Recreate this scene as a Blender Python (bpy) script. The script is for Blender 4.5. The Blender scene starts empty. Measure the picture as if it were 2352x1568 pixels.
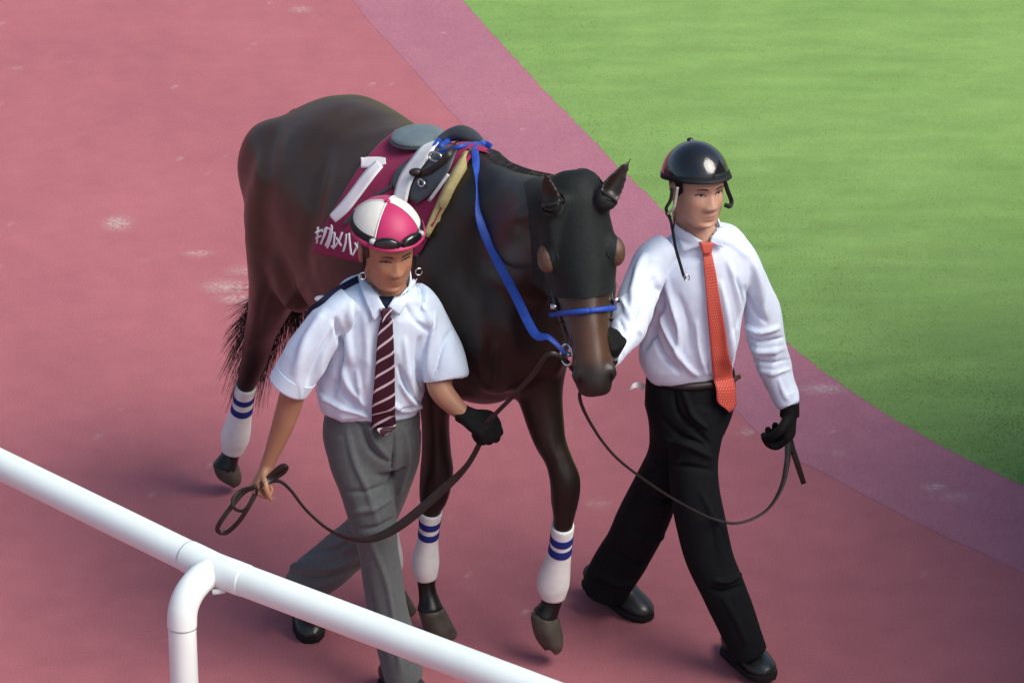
import bpy, bmesh, math, random
import numpy as np
from mathutils import Vector, Matrix, noise
from mathutils.bvhtree import BVHTree
random.seed(7); np.random.seed(7)
R = math.radians
S = bpy.context.scene
COL = S.collection

# ------------------------------------------------------------------ camera, sky, sun, exposure
PITCH = R(26.0)
CAM = Vector((0.0, -10.65, 6.20))
FPX = 9030.0                      # focal length in pixels of the 2352 x 1568 view of the photograph
cd = bpy.data.cameras.new('camera'); cam = bpy.data.objects.new('camera', cd); COL.objects.link(cam)
cam.location = CAM; cam.rotation_euler = (R(90) - PITCH, 0, 0)
cd.sensor_width = 36.0; cd.lens = 36.0 * FPX / 2352.0; cd.clip_start = 0.1; cd.clip_end = 2000
S.camera = cam
W = bpy.data.worlds.new('World'); S.world = W; W.use_nodes = True
SUN_EL, SUN_AZ = 48.0, 118.0      # azimuth from +Y towards +X
wn = W.node_tree.nodes; bg = wn['Background']
sky = wn.new('ShaderNodeTexSky'); sky.sky_type = 'NISHITA'; sky.sun_disc = False
sky.sun_elevation = R(SUN_EL); sky.sun_rotation = R(SUN_AZ)
sky.air_density = 1.0; sky.dust_density = 3.0; sky.ozone_density = 1.0
W.node_tree.links.new(sky.outputs[0], bg.inputs[0]); bg.inputs[1].default_value = 0.095
sd = bpy.data.lights.new('sun', 'SUN'); sun = bpy.data.objects.new('sun', sd); COL.objects.link(sun)
sd.energy = 2.1; sd.angle = R(42); sd.color = (1.0, 0.96, 0.90)
sv = Vector((math.sin(R(SUN_AZ)) * math.cos(R(SUN_EL)), math.cos(R(SUN_AZ)) * math.cos(R(SUN_EL)), math.sin(R(SUN_EL))))
sun.rotation_euler = (-sv).to_track_quat('-Z', 'Y').to_euler()
S.view_settings.view_transform = 'Standard'; S.view_settings.look = 'None'
S.view_settings.exposure = 0.72; S.view_settings.gamma = 1.0
S.render.resolution_x = 1024; S.render.resolution_y = 682

# ------------------------------------------------------------------ photograph pixels -> places
cF = Vector((0, math.cos(PITCH), -math.sin(PITCH))); cU = Vector((0, math.sin(PITCH), math.cos(PITCH))); cR = Vector((1, 0, 0))
def ray(px, py): return cF + cR * ((px - 1176) / FPX) - cU * ((py - 784) / FPX)
def P(px, py, Y): d = ray(px, py); return CAM + d * ((Y - CAM.y) / d.y)
def G(px, py, z=0.0): d = ray(px, py); return CAM + d * ((z - CAM.z) / d.z)
def mpp(p): return (Vector(p) - CAM).dot(cF) / FPX
def proj(V):
    D = V - np.array(CAM); dep = D @ np.array(cF)
    return np.stack([1176 + FPX * (D @ np.array(cR)) / dep, 784 - FPX * (D @ np.array(cU)) / dep], 1)

# ------------------------------------------------------------------ object helpers
OFF = {}
def tagk(o, label=None, cat=None, group=None, kind=None):
    if label: o['label'] = label
    if cat: o['category'] = cat
    if group: o['group'] = group
    if kind: o['kind'] = kind
    return o
def thing(name, label, cat, loc, group=None):
    o = bpy.data.objects.new(name, None); COL.objects.link(o); o.location = loc; o.empty_display_size = 0.1
    OFF[o] = Vector(loc); return tagk(o, label, cat, group)
def mk(name, V, Fc, mat, parent=None, smooth=True, col=None, uv=None, base=None):
    V = np.asarray(V, dtype=float)
    if parent is not None: b = OFF[parent]
    elif base is not None: b = Vector(base)
    else: b = Vector((V[:, 0].mean(), V[:, 1].mean(), V[:, 2].min()))
    me = bpy.data.meshes.new(name)
    me.from_pydata((V - np.array(b)).tolist(), [], Fc if isinstance(Fc, list) else Fc.tolist())
    if smooth: me.polygons.foreach_set('use_smooth', np.ones(len(me.polygons), dtype=bool))
    if col is not None:
        a = me.color_attributes.new('Col', 'FLOAT_COLOR', 'POINT')
        a.data.foreach_set('color', np.c_[col, np.ones(len(col))].astype(np.float32).ravel())
    if uv is not None:
        l = me.uv_layers.new(name='UVMap'); idx = np.empty(len(me.loops), dtype=np.int32)
        me.loops.foreach_get('vertex_index', idx); l.data.foreach_set('uv', np.asarray(uv, dtype=np.float32)[idx].ravel())
    if isinstance(mat, (list, tuple)):
        for m in mat: me.materials.append(m)
    else: me.materials.append(mat)
    me.update()
    o = bpy.data.objects.new(name, me); COL.objects.link(o)
    if parent is not None: o.parent = parent; OFF[o] = OFF[parent]
    else: o.location = b; OFF[o] = b
    return o

# ------------------------------------------------------------------ shape helpers
def join(parts):
    Vs, Fs, n = [], [], 0
    for V, Fc in parts:
        V = np.asarray(V, dtype=float); Vs.append(V); Fs += [tuple(i + n for i in f) for f in Fc]; n += len(V)
    return np.concatenate(Vs), Fs
def loft(rings, cap=True, closed=True):
    rings = [np.asarray(r, dtype=float) for r in rings]; n = len(rings[0]); V = np.concatenate(rings); Fc = []
    for i in range(len(rings) - 1):
        for j in range(n if closed else n - 1):
            k = (j + 1) % n
            Fc.append((i * n + j, i * n + k, (i + 1) * n + k, (i + 1) * n + j))
    if cap:
        for i in (0, len(rings) - 1):
            c = len(V); V = np.vstack([V, rings[i].mean(0)])
            for j in range(n):
                k = (j + 1) % n
                Fc.append((c, i * n + k, i * n + j) if i == 0 else (c, i * n + j, i * n + k))
    return V, Fc
def crom(A, sub):
    A = np.asarray(A, dtype=float); n = len(A); out = []
    for i in range(n - 1):
        p0 = A[max(i - 1, 0)]; p1 = A[i]; p2 = A[i + 1]; p3 = A[min(i + 2, n - 1)]
        for k in range(sub):
            t = k / sub
            out.append(0.5 * ((2 * p1) + (-p0 + p2) * t + (2 * p0 - 5 * p1 + 4 * p2 - p3) * t * t + (-p0 + 3 * p1 - 3 * p2 + p3) * t ** 3))
    out.append(A[-1]); return np.array(out)
def nrm(v): v = np.asarray(v, dtype=float); return v / (np.linalg.norm(v) + 1e-12)
def tube(pts, n=20, sub=6, ref=None, exp=2.0, cup=None):
    """pts: (x,y,z, lateral radius, depth radius); ref = direction the depth radius follows (default the view)."""
    A = crom(np.array(pts, dtype=float), sub); ref = np.array(cF) if ref is None else np.asarray(ref, dtype=float)
    rings = []; m = len(A)
    th = np.linspace(0, 2 * math.pi, n, endpoint=False); e = 2.0 / exp
    c = np.sign(np.cos(th)) * np.abs(np.cos(th)) ** e; s = np.sign(np.sin(th)) * np.abs(np.sin(th)) ** e
    fr = []
    for i in range(m):
        t = nrm(A[min(i + 1, m - 1), :3] - A[max(i - 1, 0), :3]); l = nrm(np.cross(ref, t)); d = np.cross(t, l)
        fr.append((l, d)); rings.append(A[i, :3] + np.outer(c, l) * A[i, 3] + np.outer(s, d) * A[i, 4])
    if cup:                               # hollow end: (wall, depth)
        l, d = fr[-1]; a = A[-1]; w, dp = cup; t = nrm(A[-1, :3] - A[-2, :3])
        for q in (0.0, 0.5, 1.0):
            rings.append(a[:3] - t * dp * q + np.outer(c, l) * (a[3] - w) + np.outer(s, d) * (a[4] - w))
    return loft(rings)
def px_tube(pts, **k):
    """pts: (px, py, Y, half width in px, depth radius in m or ratio string)"""
    out = []
    for px, py, Y, hw, d in pts:
        p = P(px, py, Y); w = hw * mpp(p); out.append((*p, w, w * d if d > 0.28 else d))
    return tube(out, **k)
def ellipsoid(c, r, rot=None, n=20, m=14):
    rings = []
    for i in range(1, m):
        ph = math.pi * i / m; th = np.linspace(0, 2 * math.pi, n, endpoint=False)
        rings.append(np.stack([np.cos(th) * math.sin(ph) * r[0], np.sin(th) * math.sin(ph) * r[1], np.full(n, math.cos(ph) * r[2])], 1))
    V, Fc = loft(rings)
    V[-2] = (0, 0, r[2]); V[-1] = (0, 0, -r[2])
    if rot is not None: V = V @ np.array(rot).T
    return V + np.array(c), Fc
def box(c, s, rot=None):
    V = np.array([(x, y, z) for x in (-1, 1) for y in (-1, 1) for z in (-1, 1)], dtype=float) * np.array(s) / 2
    if rot is not None: V = V @ np.array(rot).T
    return V + np.array(c), [(0, 1, 3, 2), (4, 6, 7, 5), (0, 4, 5, 1), (2, 3, 7, 6), (0, 2, 6, 4), (1, 5, 7, 3)]
def remesh(parts, voxel, smooth=6, fac=0.5):
    V, Fc = join(parts)
    me = bpy.data.meshes.new('tmp'); me.from_pydata(V.tolist(), [], Fc); ob = bpy.data.objects.new('tmp', me); COL.objects.link(ob)
    m = ob.modifiers.new('r', 'REMESH'); m.mode = 'VOXEL'; m.voxel_size = voxel
    if smooth: s = ob.modifiers.new('s', 'SMOOTH'); s.factor = fac; s.iterations = smooth
    dg = bpy.context.evaluated_depsgraph_get(); ev = ob.evaluated_get(dg); em = ev.to_mesh()
    V = np.empty(len(em.vertices) * 3); em.vertices.foreach_get('co', V); V = V.reshape(-1, 3)
    L = np.empty(len(em.loops), dtype=np.int64); em.loops.foreach_get('vertex_index', L)
    Fq = L.reshape(-1, 4).copy(); ev.to_mesh_clear()
    bpy.data.objects.remove(ob); bpy.data.meshes.remove(me)
    return V, Fq
def normals(V, Fq):
    Fq = np.asarray(Fq); n = np.cross(V[Fq[:, 2]] - V[Fq[:, 0]], V[Fq[:, 3]] - V[Fq[:, 1]]); N = np.zeros_like(V)
    for k in range(4):
        for c in range(3): N[:, c] += np.bincount(Fq[:, k], n[:, c], len(V))
    return N / (np.linalg.norm(N, axis=1, keepdims=True) + 1e-12)
def lap(V, Fq, it=2, fac=0.5, mask=None):
    Fq = np.asarray(Fq); E = np.concatenate([Fq[:, [k, (k + 1) % 4]] for k in range(4)])
    E = np.unique(np.sort(E, 1), axis=0); cnt = np.zeros(len(V)); np.add.at(cnt, E[:, 0], 1); np.add.at(cnt, E[:, 1], 1)
    I = np.r_[E[:, 0], E[:, 1]]; J_ = np.r_[E[:, 1], E[:, 0]]
    for _ in range(it):
        A = np.stack([np.bincount(I, V[J_, k], len(V)) for k in range(3)], 1)
        dV = A / np.maximum(cnt, 1)[:, None] - V
        V = V + dV * (fac if mask is None else fac * mask[:, None])
    return V
def bvh(V, Fq): return BVHTree.FromPolygons([tuple(v) for v in V], [tuple(f) for f in Fq])
def seg_dist(Q, path):
    """distance of points Q (n,2) to polyline and position 0..1 along it"""
    path = np.asarray(path, dtype=float); best = np.full(len(Q), 1e9); tt = np.zeros(len(Q)); n = len(path) - 1
    for i in range(n):
        a, b = path[i], path[i + 1]; ab = b - a; t = np.clip(((Q - a) @ ab) / (ab @ ab + 1e-9), 0, 1)
        d = np.linalg.norm(Q - (a + t[:, None] * ab), axis=1); k = d < best; best[k] = d[k]; tt[k] = (i + t[k]) / n
    return best, tt
def folds(V, Fq, lines):
    """cloth folds: (polyline, half width px, height m); every ridge fades out at both ends"""
    N = normals(V, Fq); vis = N @ np.array(cF); w = np.clip((-vis - 0.02) / 0.3, 0, 1)
    Q = proj(V); D = np.zeros(len(V))
    for path, hw, amp in lines:
        path = crom(path, 5) if len(path) > 2 else np.array(path, dtype=float)
        d, t = seg_dist(Q, path); D += 2.3 * amp * np.exp(-(d / (hw * .72)) ** 2) * np.sin(np.clip(t * 0.9 + 0.05, 0, 1) * math.pi) ** 0.6
    return V + N * (D * w)[:, None]
def wrinkle(V, Fq, amp, scale, stretch=(1, 1, 1), seed=0.0, mask=None):
    N = normals(V, Fq); Q = V * np.array(stretch) * scale + seed
    d = np.array([noise.noise(Vector(q)) + 0.5 * noise.noise(Vector(q * 2.1)) for q in Q]) * amp
    if mask is not None: d = d * mask
    return V + N * d[:, None]
def creases(V, Fq, amp, scale, stretch=(1, 1, .45), seed=0.0):
    """fine sharp cloth creases from ridged noise"""
    N = normals(V, Fq); Q = V * np.array(stretch) * scale + seed
    d = np.array([(1 - abs(noise.noise(Vector(q)) * 2.2)) * (.5 + noise.noise(Vector(q * .37))) for q in Q])
    return V + N * (np.clip(d, -.2, 1.2) * amp)[:, None]
def sheet(Gv, thick, Nn=None):
    """closed thin solid from a grid of points (r,c,3), thickness laid inwards"""
    r, c, _ = Gv.shape
    du = np.gradient(Gv, axis=1); dv = np.gradient(Gv, axis=0); n = np.cross(du, dv); n /= (np.linalg.norm(n, axis=2, keepdims=True) + 1e-12)
    vd = Gv - np.array(CAM); s = np.sign((n * vd).sum(2).mean()) if Nn is None else np.sign((n * -Nn).sum(2).mean())
    n = n * (s if s != 0 else 1)                          # n points away from the viewer / inwards
    V = np.concatenate([Gv.reshape(-1, 3), (Gv + n * thick).reshape(-1, 3)]); o = r * c; Fc = []
    for i in range(r - 1):
        for j in range(c - 1):
            a = i * c + j; q = (a, a + 1, a + c + 1, a + c); Fc.append(q); Fc.append(tuple(x + o for x in q[::-1]))
    rim = [j for j in range(c)] + [i * c + c - 1 for i in range(1, r)] + [(r - 1) * c + j for j in range(c - 2, -1, -1)] + [i * c for i in range(r - 2, 0, -1)]
    for a, b in zip(rim, rim[1:] + rim[:1]): Fc.append((b, a, a + o, b + o))
    uv = np.stack(np.meshgrid(np.linspace(0, 1, c), np.linspace(0, 1, r)), 2).reshape(-1, 2)
    return V, Fc, np.concatenate([uv, uv])
def drape(tree, Gp, off, fallback=None):
    """grid of photo pixels dropped onto a surface, off metres proud of it"""
    r, c, _ = Gp.shape; out = np.full((r, c, 3), np.nan)
    for i in range(r):
        for j in range(c):
            d = ray(*Gp[i, j]).normalized(); h = tree.ray_cast(CAM, d)
            if h[0] is not None:
                n = h[1]; n = n if n.dot(d) < 0 else -n
                out[i, j] = h[0] + n * off * 0.6 - d * off * 0.4
    bad = np.isnan(out[..., 0])
    if bad.any():
        good = np.argwhere(~bad)
        for i, j in np.argwhere(bad):
            if len(good) == 0: out[i, j] = P(*Gp[i, j], fallback or 0)
            else:
                k = good[np.argmin(((good - (i, j)) ** 2).sum(1))]; out[i, j] = P(*Gp[i, j], out[k[0], k[1], 1] + 0.01)
    return out
def quad_grid(a, b, c, d, nu, nv):
    """corners a-b top left/right, c-d bottom right/left"""
    a, b, c, d = (np.array(x, dtype=float) for x in (a, b, c, d)); out = np.zeros((nv, nu, 2))
    for i in range(nv):
        v = i / (nv - 1)
        for j in range(nu):
            u = j / (nu - 1); out[i, j] = (a * (1 - u) + b * u) * (1 - v) + (d * (1 - u) + c * u) * v
    return out
def ribbon_grid(path, widths, nu=3, sub=5):
    A = crom(np.c_[np.array(path, dtype=float), np.broadcast_to(np.array(widths, dtype=float), (len(path),))], sub); out = []
    for i in range(len(A)):
        t = A[min(i + 1, len(A) - 1), :2] - A[max(i - 1, 0), :2]; t = t / (np.linalg.norm(t) + 1e-9); n = np.array((t[1], -t[0]))
        out.append([A[i, :2] + n * A[i, 2] * s for s in np.linspace(-1, 1, nu)])
    return np.array(out)
def strap(pts, width, thick, hint=None, sub=6, twist=None):
    """flat leather/webbing strap through world points; its flat side faces the hint direction"""
    pts = np.array([tuple(p) for p in pts], dtype=float); A = crom(pts, sub); m = len(A)
    Wd = crom(np.broadcast_to(np.array(width, dtype=float), (len(pts),))[:, None], sub)[:, 0]
    Tw = crom(np.array(twist, dtype=float)[:, None], sub)[:, 0] if twist is not None else np.zeros(m)
    hint = -np.array(cF) if hint is None else np.asarray(hint, dtype=float); rings = []
    for i in range(m):
        t = nrm(A[min(i + 1, m - 1)] - A[max(i - 1, 0)]); n = hint - t * (hint @ t); n = nrm(n); l = np.cross(t, n)
        a = R(Tw[i]); l, n = l * math.cos(a) + n * math.sin(a), -l * math.sin(a) + n * math.cos(a)
        w, h = Wd[i] / 2, thick / 2
        rings.append([A[i] + l * x * w + n * y * h for x, y in ((-1, -.4), (-.85, -1), (.85, -1), (1, -.4), (1, .4), (.85, 1), (-.85, 1), (-1, .4))])
    return loft(rings)
def cord(pts, r, n=8, sub=6):
    A = np.array([tuple(p) for p in pts], dtype=float); return tube(np.c_[A, np.full(len(A), r), np.full(len(A), r)], n=n, sub=sub, ref=(0.31, 0.2, 0.93))
def torus(c, axis, R0, r, n=20, m=8, squash=1.0, up=(0, 0, 1)):
    ax = nrm(axis); u = nrm(np.cross(up, ax)); v = np.cross(ax, u); rings = []
    for i in range(n):
        a = 2 * math.pi * i / n; d = u * math.cos(a) + v * math.sin(a) * squash
        rings.append([np.array(c) + d * R0 + (nrm(d) * math.cos(b) + ax * math.sin(b)) * r for b in np.linspace(0, 2 * math.pi, m, endpoint=False)])
    V = np.concatenate([np.array(x) for x in rings]); Fc = []
    for i in range(n):
        for j in range(m):
            a, b = i * m, ((i + 1) % n) * m; k = (j + 1) % m; Fc.append((a + j, a + k, b + k, b + j))
    return V, Fc

# ------------------------------------------------------------------ materials
def mat(name, color, rough=0.6, spec=0.4, noise_amt=0.15, noise_scale=30.0, bump=0.0, bump_scale=200.0, attr=False, coat=0.0, sheen=0.0, sss=0.0, metal=0.0, alpha=1.0, detail=4):
    m = bpy.data.materials.new(name); m.use_nodes = True; nt = m.node_tree; b = nt.nodes['Principled BSDF']; L = nt.links.new
    tc = nt.nodes.new('ShaderNodeTexCoord'); nz = nt.nodes.new('ShaderNodeTexNoise'); nz.inputs['Scale'].default_value = noise_scale; nz.inputs['Detail'].default_value = detail
    L(tc.outputs['Object'], nz.inputs['Vector'])
    mr = nt.nodes.new('ShaderNodeMapRange'); mr.inputs[1].default_value = 0.3; mr.inputs[2].default_value = 0.7
    mr.inputs[3].default_value = 1 - noise_amt; mr.inputs[4].default_value = 1 + noise_amt; L(nz.outputs[0], mr.inputs[0])
    mul = nt.nodes.new('ShaderNodeVectorMath'); mul.operation = 'SCALE'; L(mr.outputs[0], mul.inputs['Scale'])
    if attr:
        at = nt.nodes.new('ShaderNodeAttribute'); at.attribute_name = 'Col'; L(at.outputs['Color'], mul.inputs[0])
    else: mul.inputs[0].default_value = color[:3]
    L(mul.outputs[0], b.inputs['Base Color'])
    b.inputs['Roughness'].default_value = rough; b.inputs['Specular IOR Level'].default_value = spec; b.inputs['Metallic'].default_value = metal
    b.inputs['Coat Weight'].default_value = coat; b.inputs['Coat Roughness'].default_value = 0.12
    b.inputs['Sheen Weight'].default_value = sheen; b.inputs['Sheen Roughness'].default_value = 0.5
    if sss: b.inputs['Subsurface Weight'].default_value = sss; b.inputs['Subsurface Radius'].default_value = (0.01, 0.004, 0.002); b.inputs['Subsurface Scale'].default_value = 1.0
    if bump:
        n2 = nt.nodes.new('ShaderNodeTexNoise'); n2.inputs['Scale'].default_value = bump_scale; n2.inputs['Detail'].default_value = 3; L(tc.outputs['Object'], n2.inputs['Vector'])
        bp = nt.nodes.new('ShaderNodeBump'); bp.inputs['Strength'].default_value = bump; bp.inputs['Distance'].default_value = 0.004; L(n2.outputs[0], bp.inputs['Height']); L(bp.outputs[0], b.inputs['Normal'])
    if alpha < 1: b.inputs['Alpha'].default_value = alpha
    return m
M = {}
M['white_pvc'] = mat('white_pvc', (.74, .83, .81), .35, .5, .05, 6, .05, 40)
M['coat'] = mat('horse_coat', (0, 0, 0), .37, .40, .22, 9, .15, 260, attr=True)
M['hair'] = mat('horse_hair', (.010, .008, .007), .5, .4, .3, 60)
M['hoof'] = mat('hoof', (.07, .062, .05), .5, .4, .3, 30, .2, 120)
M['bandage'] = mat('bandage', (.78, .79, .76), .8, .2, .05, 40, .3, 500)
M['navy'] = mat('navy_stripe', (.02, .03, .20), .8, .2, .1, 40)
M['eye'] = mat('eye_dark', (.006, .004, .003), .12, .6, .1, 30)
M['hood'] = mat('hood_cloth', (.0055, .0080, .0080), .66, .22, .25, 20, .25, 90, sheen=.05)
M['mesh_cup'] = mat('cup_mesh', (.085, .045, .028), .45, .45, .25, 40, .2, 700)
M['leather'] = mat('dark_leather', (.018, .012, .010), .42, .45, .3, 60, .15, 300)
M['brown_leather'] = mat('brown_leather', (.045, .016, .014), .45, .45, .3, 60, .15, 300)
M['blue'] = mat('blue_webbing', (.015, .06, .34), .5, .4, .15, 60, .3, 400)
M['metal'] = mat('bit_metal', (.62, .62, .60), .22, .5, .05, 30, metal=1.0)
M['cloth_red'] = mat('number_cloth', (.25, .010, .062), .75, .25, .12, 25, .3, 450, sheen=.1)
M['cloth_white'] = mat('white_print', (.82, .80, .80), .75, .25, .04, 25)
M['pad_tan'] = mat('tan_pad', (.36, .31, .15), .85, .2, .15, 40, .4, 300)
M['saddle_grey'] = mat('saddle_leather', (.05, .055, .06), .38, .5, .15, 40, .1, 300)
M['seat_grey'] = mat('saddle_seat', (.13, .17, .18), .36, .5, .1, 40, .06, 300)
M['girth_white'] = mat('white_webbing', (.75, .76, .74), .7, .3, .06, 60, .3, 500)
M['shirt_a'] = mat('shirt_pale_blue', (.63, .74, .86), .82, .2, .03, 60, .15, 700, sheen=.1)
M['shirt_b'] = mat('shirt_white_blue', (.67, .76, .89), .82, .2, .03, 60, .15, 700, sheen=.1)
M['trouser_grey'] = mat('grey_trousers', (.10, .112, .112), .85, .2, .1, 80, .25, 600, sheen=.1)
M['trouser_black'] = mat('black_trousers', (.007, .008, .010), .85, .15, .2, 80, .25, 600)
M['shoe'] = mat('black_shoe', (.018, .020, .020), .3, .5, .2, 40, .08, 150)
M['sole'] = mat('shoe_sole', (.012, .012, .012), .8, .2, .2, 60)
M['skin_a'] = mat('skin_tan', (0, 0, 0), .5, .4, .06, 25, .1, 250, attr=True, sss=.12)
M['hair_black'] = mat('black_hair', (.008, .007, .007), .45, .4, .3, 150, .4, 300)
M['glove'] = mat('black_glove', (.006, .006, .006), .8, .2, .2, 60, .4, 350)
M['helmet_black'] = mat('black_helmet', (.006, .007, .007), .10, .5, .2, 20, .5, 26, coat=.8)
M['strap_black'] = mat('black_strap', (.010, .011, .012), .6, .3, .2, 50)
M['lens'] = mat('goggle_lens', (.008, .009, .010), .08, .6, .1, 30, coat=.5)
M['clear_strap'] = mat('clear_strap', (.30, .31, .27), .4, .5, .1, 50)
M['dark_navy'] = mat('dark_navy_cloth', (.010, .014, .035), .8, .2, .2, 60)
M['grey_plastic'] = mat('grey_plastic', (.4, .42, .42), .4, .4, .1, 50)
M['concrete'] = mat('concrete', (.35, .34, .32), .8, .3, .1, 3, .2, 30)

# ================================================================== ground
def ground_mat(name, c1, c2, grain, rough=.85):
    m = bpy.data.materials.new(name); m.use_nodes = True; nt = m.node_tree; b = nt.nodes['Principled BSDF']; L = nt.links.new
    tc = nt.nodes.new('ShaderNodeTexCoord')
    def nz(s, d=4, r=.55):
        n = nt.nodes.new('ShaderNodeTexNoise'); n.inputs['Scale'].default_value = s; n.inputs['Detail'].default_value = d; n.inputs['Roughness'].default_value = r; L(tc.outputs['Object'], n.inputs['Vector']); return n
    big = nz(1.1, 5); mid = nz(9, 4); fine = nz(150, 4, .8)
    rp = nt.nodes.new('ShaderNodeValToRGB'); rp.color_ramp.elements[0].position = .32; rp.color_ramp.elements[1].position = .68
    rp.color_ramp.elements[0].color = (*c1, 1); rp.color_ramp.elements[1].color = (*c2, 1)
    mx = nt.nodes.new('ShaderNodeMix'); mx.inputs[0].default_value = .35; L(big.outputs[0], mx.inputs[2]); L(mid.outputs[0], mx.inputs[3]); L(mx.outputs[0], rp.inputs[0])
    mr = nt.nodes.new('ShaderNodeMapRange'); mr.inputs[1].default_value = .3; mr.inputs[2].default_value = .7; mr.inputs[3].default_value = 1 - grain; mr.inputs[4].default_value = 1 + grain; L(fine.outputs[0], mr.inputs[0])
    sc = nt.nodes.new('ShaderNodeVectorMath'); sc.operation = 'SCALE'; L(rp.outputs[0], sc.inputs[0]); L(mr.outputs[0], sc.inputs['Scale'])
    at = nt.nodes.new('ShaderNodeAttribute'); at.attribute_name = 'Col'                      # chalky scuffs and pale crumbs
    n3 = nz(60, 4, .7); m3 = nt.nodes.new('ShaderNodeMapRange'); m3.inputs[1].default_value = .38; m3.inputs[2].default_value = .66; L(n3.outputs[0], m3.inputs[0])
    mu = nt.nodes.new('ShaderNodeMath'); mu.operation = 'MULTIPLY'; L(at.outputs['Fac'], mu.inputs[0]); L(m3.outputs[0], mu.inputs[1])
    m2 = nt.nodes.new('ShaderNodeMix'); m2.data_type = 'RGBA'; L(mu.outputs[0], m2.inputs[0]); L(sc.outputs[0], m2.inputs[6]); m2.inputs[7].default_value = (.50, .44, .40, 1)
    L(m2.outputs[2], b.inputs['Base Color']); b.inputs['Roughness'].default_value = rough; b.inputs['Specular IOR Level'].default_value = .25
    bp = nt.nodes.new('ShaderNodeBump'); bp.inputs['Strength'].default_value = .35; bp.inputs['Distance'].default_value = .003; L(fine.outputs[0], bp.inputs['Height']); L(bp.outputs[0], b.inputs['Normal'])
    return m
M['track'] = ground_mat('red_rubber_paving', (.325, .107, .126), (.42, .140, .158), .24)
M['band'] = ground_mat('lilac_rubber_paving', (.33, .130, .178), (.41, .162, .208), .24)
def streaks(m, sc=(1.0, 3.2, 1), amt=.10):
    nt = m.node_tree; L = nt.links.new; b = nt.nodes['Principled BSDF']; src = b.inputs['Base Color'].links[0].from_socket
    tc = nt.nodes.new('ShaderNodeTexCoord'); mp = nt.nodes.new('ShaderNodeMapping'); mp.inputs['Scale'].default_value = sc; L(tc.outputs['Object'], mp.inputs[0]); n = nt.nodes.new('ShaderNodeTexNoise'); n.inputs['Scale'].default_value = 2.2; n.inputs['Detail'].default_value = 6; L(mp.outputs[0], n.inputs['Vector'])
    mr = nt.nodes.new('ShaderNodeMapRange'); mr.inputs[1].default_value = .3; mr.inputs[2].default_value = .7; mr.inputs[3].default_value = 1 - amt; mr.inputs[4].default_value = 1 + amt; L(n.outputs[0], mr.inputs[0])
    sc_ = nt.nodes.new('ShaderNodeVectorMath'); sc_.operation = 'SCALE'; L(src, sc_.inputs[0]); L(mr.outputs[0], sc_.inputs['Scale']); L(sc_.outputs[0], b.inputs['Base Color'])
M['turf'] = ground_mat('green_turf', (.165, .295, .076), (.215, .350, .102), .20, .9)
streaks(M['turf'])
SC = [(270, 512, 30, 15, 1), (455, 582, 27, 6, .9), (335, 600, 20, 3, .6), (520, 658, 52, 14, .9), (545, 686, 42, 8, 1), (552, 622, 32, 10, .5), (1895, 893, 50, 11, .8), (1715, 992, 15, 8, .9),
      (2145, 1118, 26, 8, .9), (2190, 1140, 50, 10, .4), (1372, 1155, 26, 9, .5), (690, 22, 24, 7, .6), (40, 155, 12, 3, .5), (1925, 1040, 16, 6, .4), (1000, 1545, 10, 4, .5), (1345, 1150, 8, 4, .6)]
for _ in range(230):
    SC.append((random.uniform(0, 2352), random.uniform(0, 1568), random.uniform(2.0, 5.5), random.uniform(1.2, 2.6), random.uniform(.3, .9)))
def scuff(V):
    Q = proj(V); s = np.zeros(len(V)); ok = V[:, 1] > -3
    for cx, cy, rx, ry, a in SC:
        s = np.maximum(s, a * np.exp(-(((Q[:, 0] - cx) / rx) ** 2 + ((Q[:, 1] - cy) / ry) ** 2) ** 1.5))
    return np.where(ok, s, 0)[:, None].repeat(3, 1)
def axis_pts(a, b, st, ext): return np.array([-x for x in ext[::-1]] + list(np.arange(a, b + 1e-6, st)) + list(ext))
xs = axis_pts(-2.8, 2.8, .02, (4, 8, 20, 60, 200, 600)); ys = axis_pts(-3.0, 6.6, .03, (8, 14, 30, 80, 250, 700))
XX, YY = np.meshgrid(xs, ys); gV = np.stack([XX.ravel(), YY.ravel(), np.zeros(XX.size)], 1); nx = len(xs); iy, ix = np.meshgrid(np.arange(len(ys) - 1), np.arange(nx - 1), indexing='ij')
a0 = (iy * nx + ix).ravel(); gF = np.stack([a0, a0 + 1, a0 + nx + 1, a0 + nx], 1)
g = mk('parade_track', gV, gF, M['track'], col=scuff(gV), base=(0, 0, 0)); tagk(g, 'dull red rubber paved parade track with pale scuff marks', 'track', kind='structure')
E0 = None
def resamp(pts, n, ext0=30, ext1=30):
    global E0
    A = np.array([tuple(G(*p)) for p in pts]); A = crom(A, 10)
    if E0 is None: E0 = (nrm(A[0] - A[4]), nrm(A[-1] - A[-5]))
    A = np.vstack([A[0] + E0[0] * ext0, A, A[-1] + E0[1] * ext1])
    d = np.r_[0, np.cumsum(np.linalg.norm(np.diff(A, axis=0), axis=1))]; t = np.r_[0, np.linspace(ext0, d[-1] - ext1, n - 2), d[-1]]
    return np.stack([np.interp(t, d, A[:, k]) for k in range(3)], 1)
edge_px = [(1060, 0), (1175, 128), (1262, 222), (1343, 304), (1419, 384), (1510, 471), (1660, 630), (1805, 783), (1853, 825), (1964, 907), (2071, 974), (2191, 1041), (2352, 1118)]
band_px = [(810, 0), (852, 55), (928, 137), (1053, 276), (1200, 430), (1400, 640), (1600, 852), (1777, 1022), (1884, 1081), (2018, 1153), (2151, 1222), (2325, 1302)]
NB = 420
eA = resamp(edge_px, NB); bA = resamp(band_px, NB)
eA[1:-1, 0] += np.array([noise.noise(Vector((i * .37, 1.3, 0))) * .007 + noise.noise(Vector((i * 1.7, 5.3, 0))) * .005 for i in range(NB - 2)])
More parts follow.
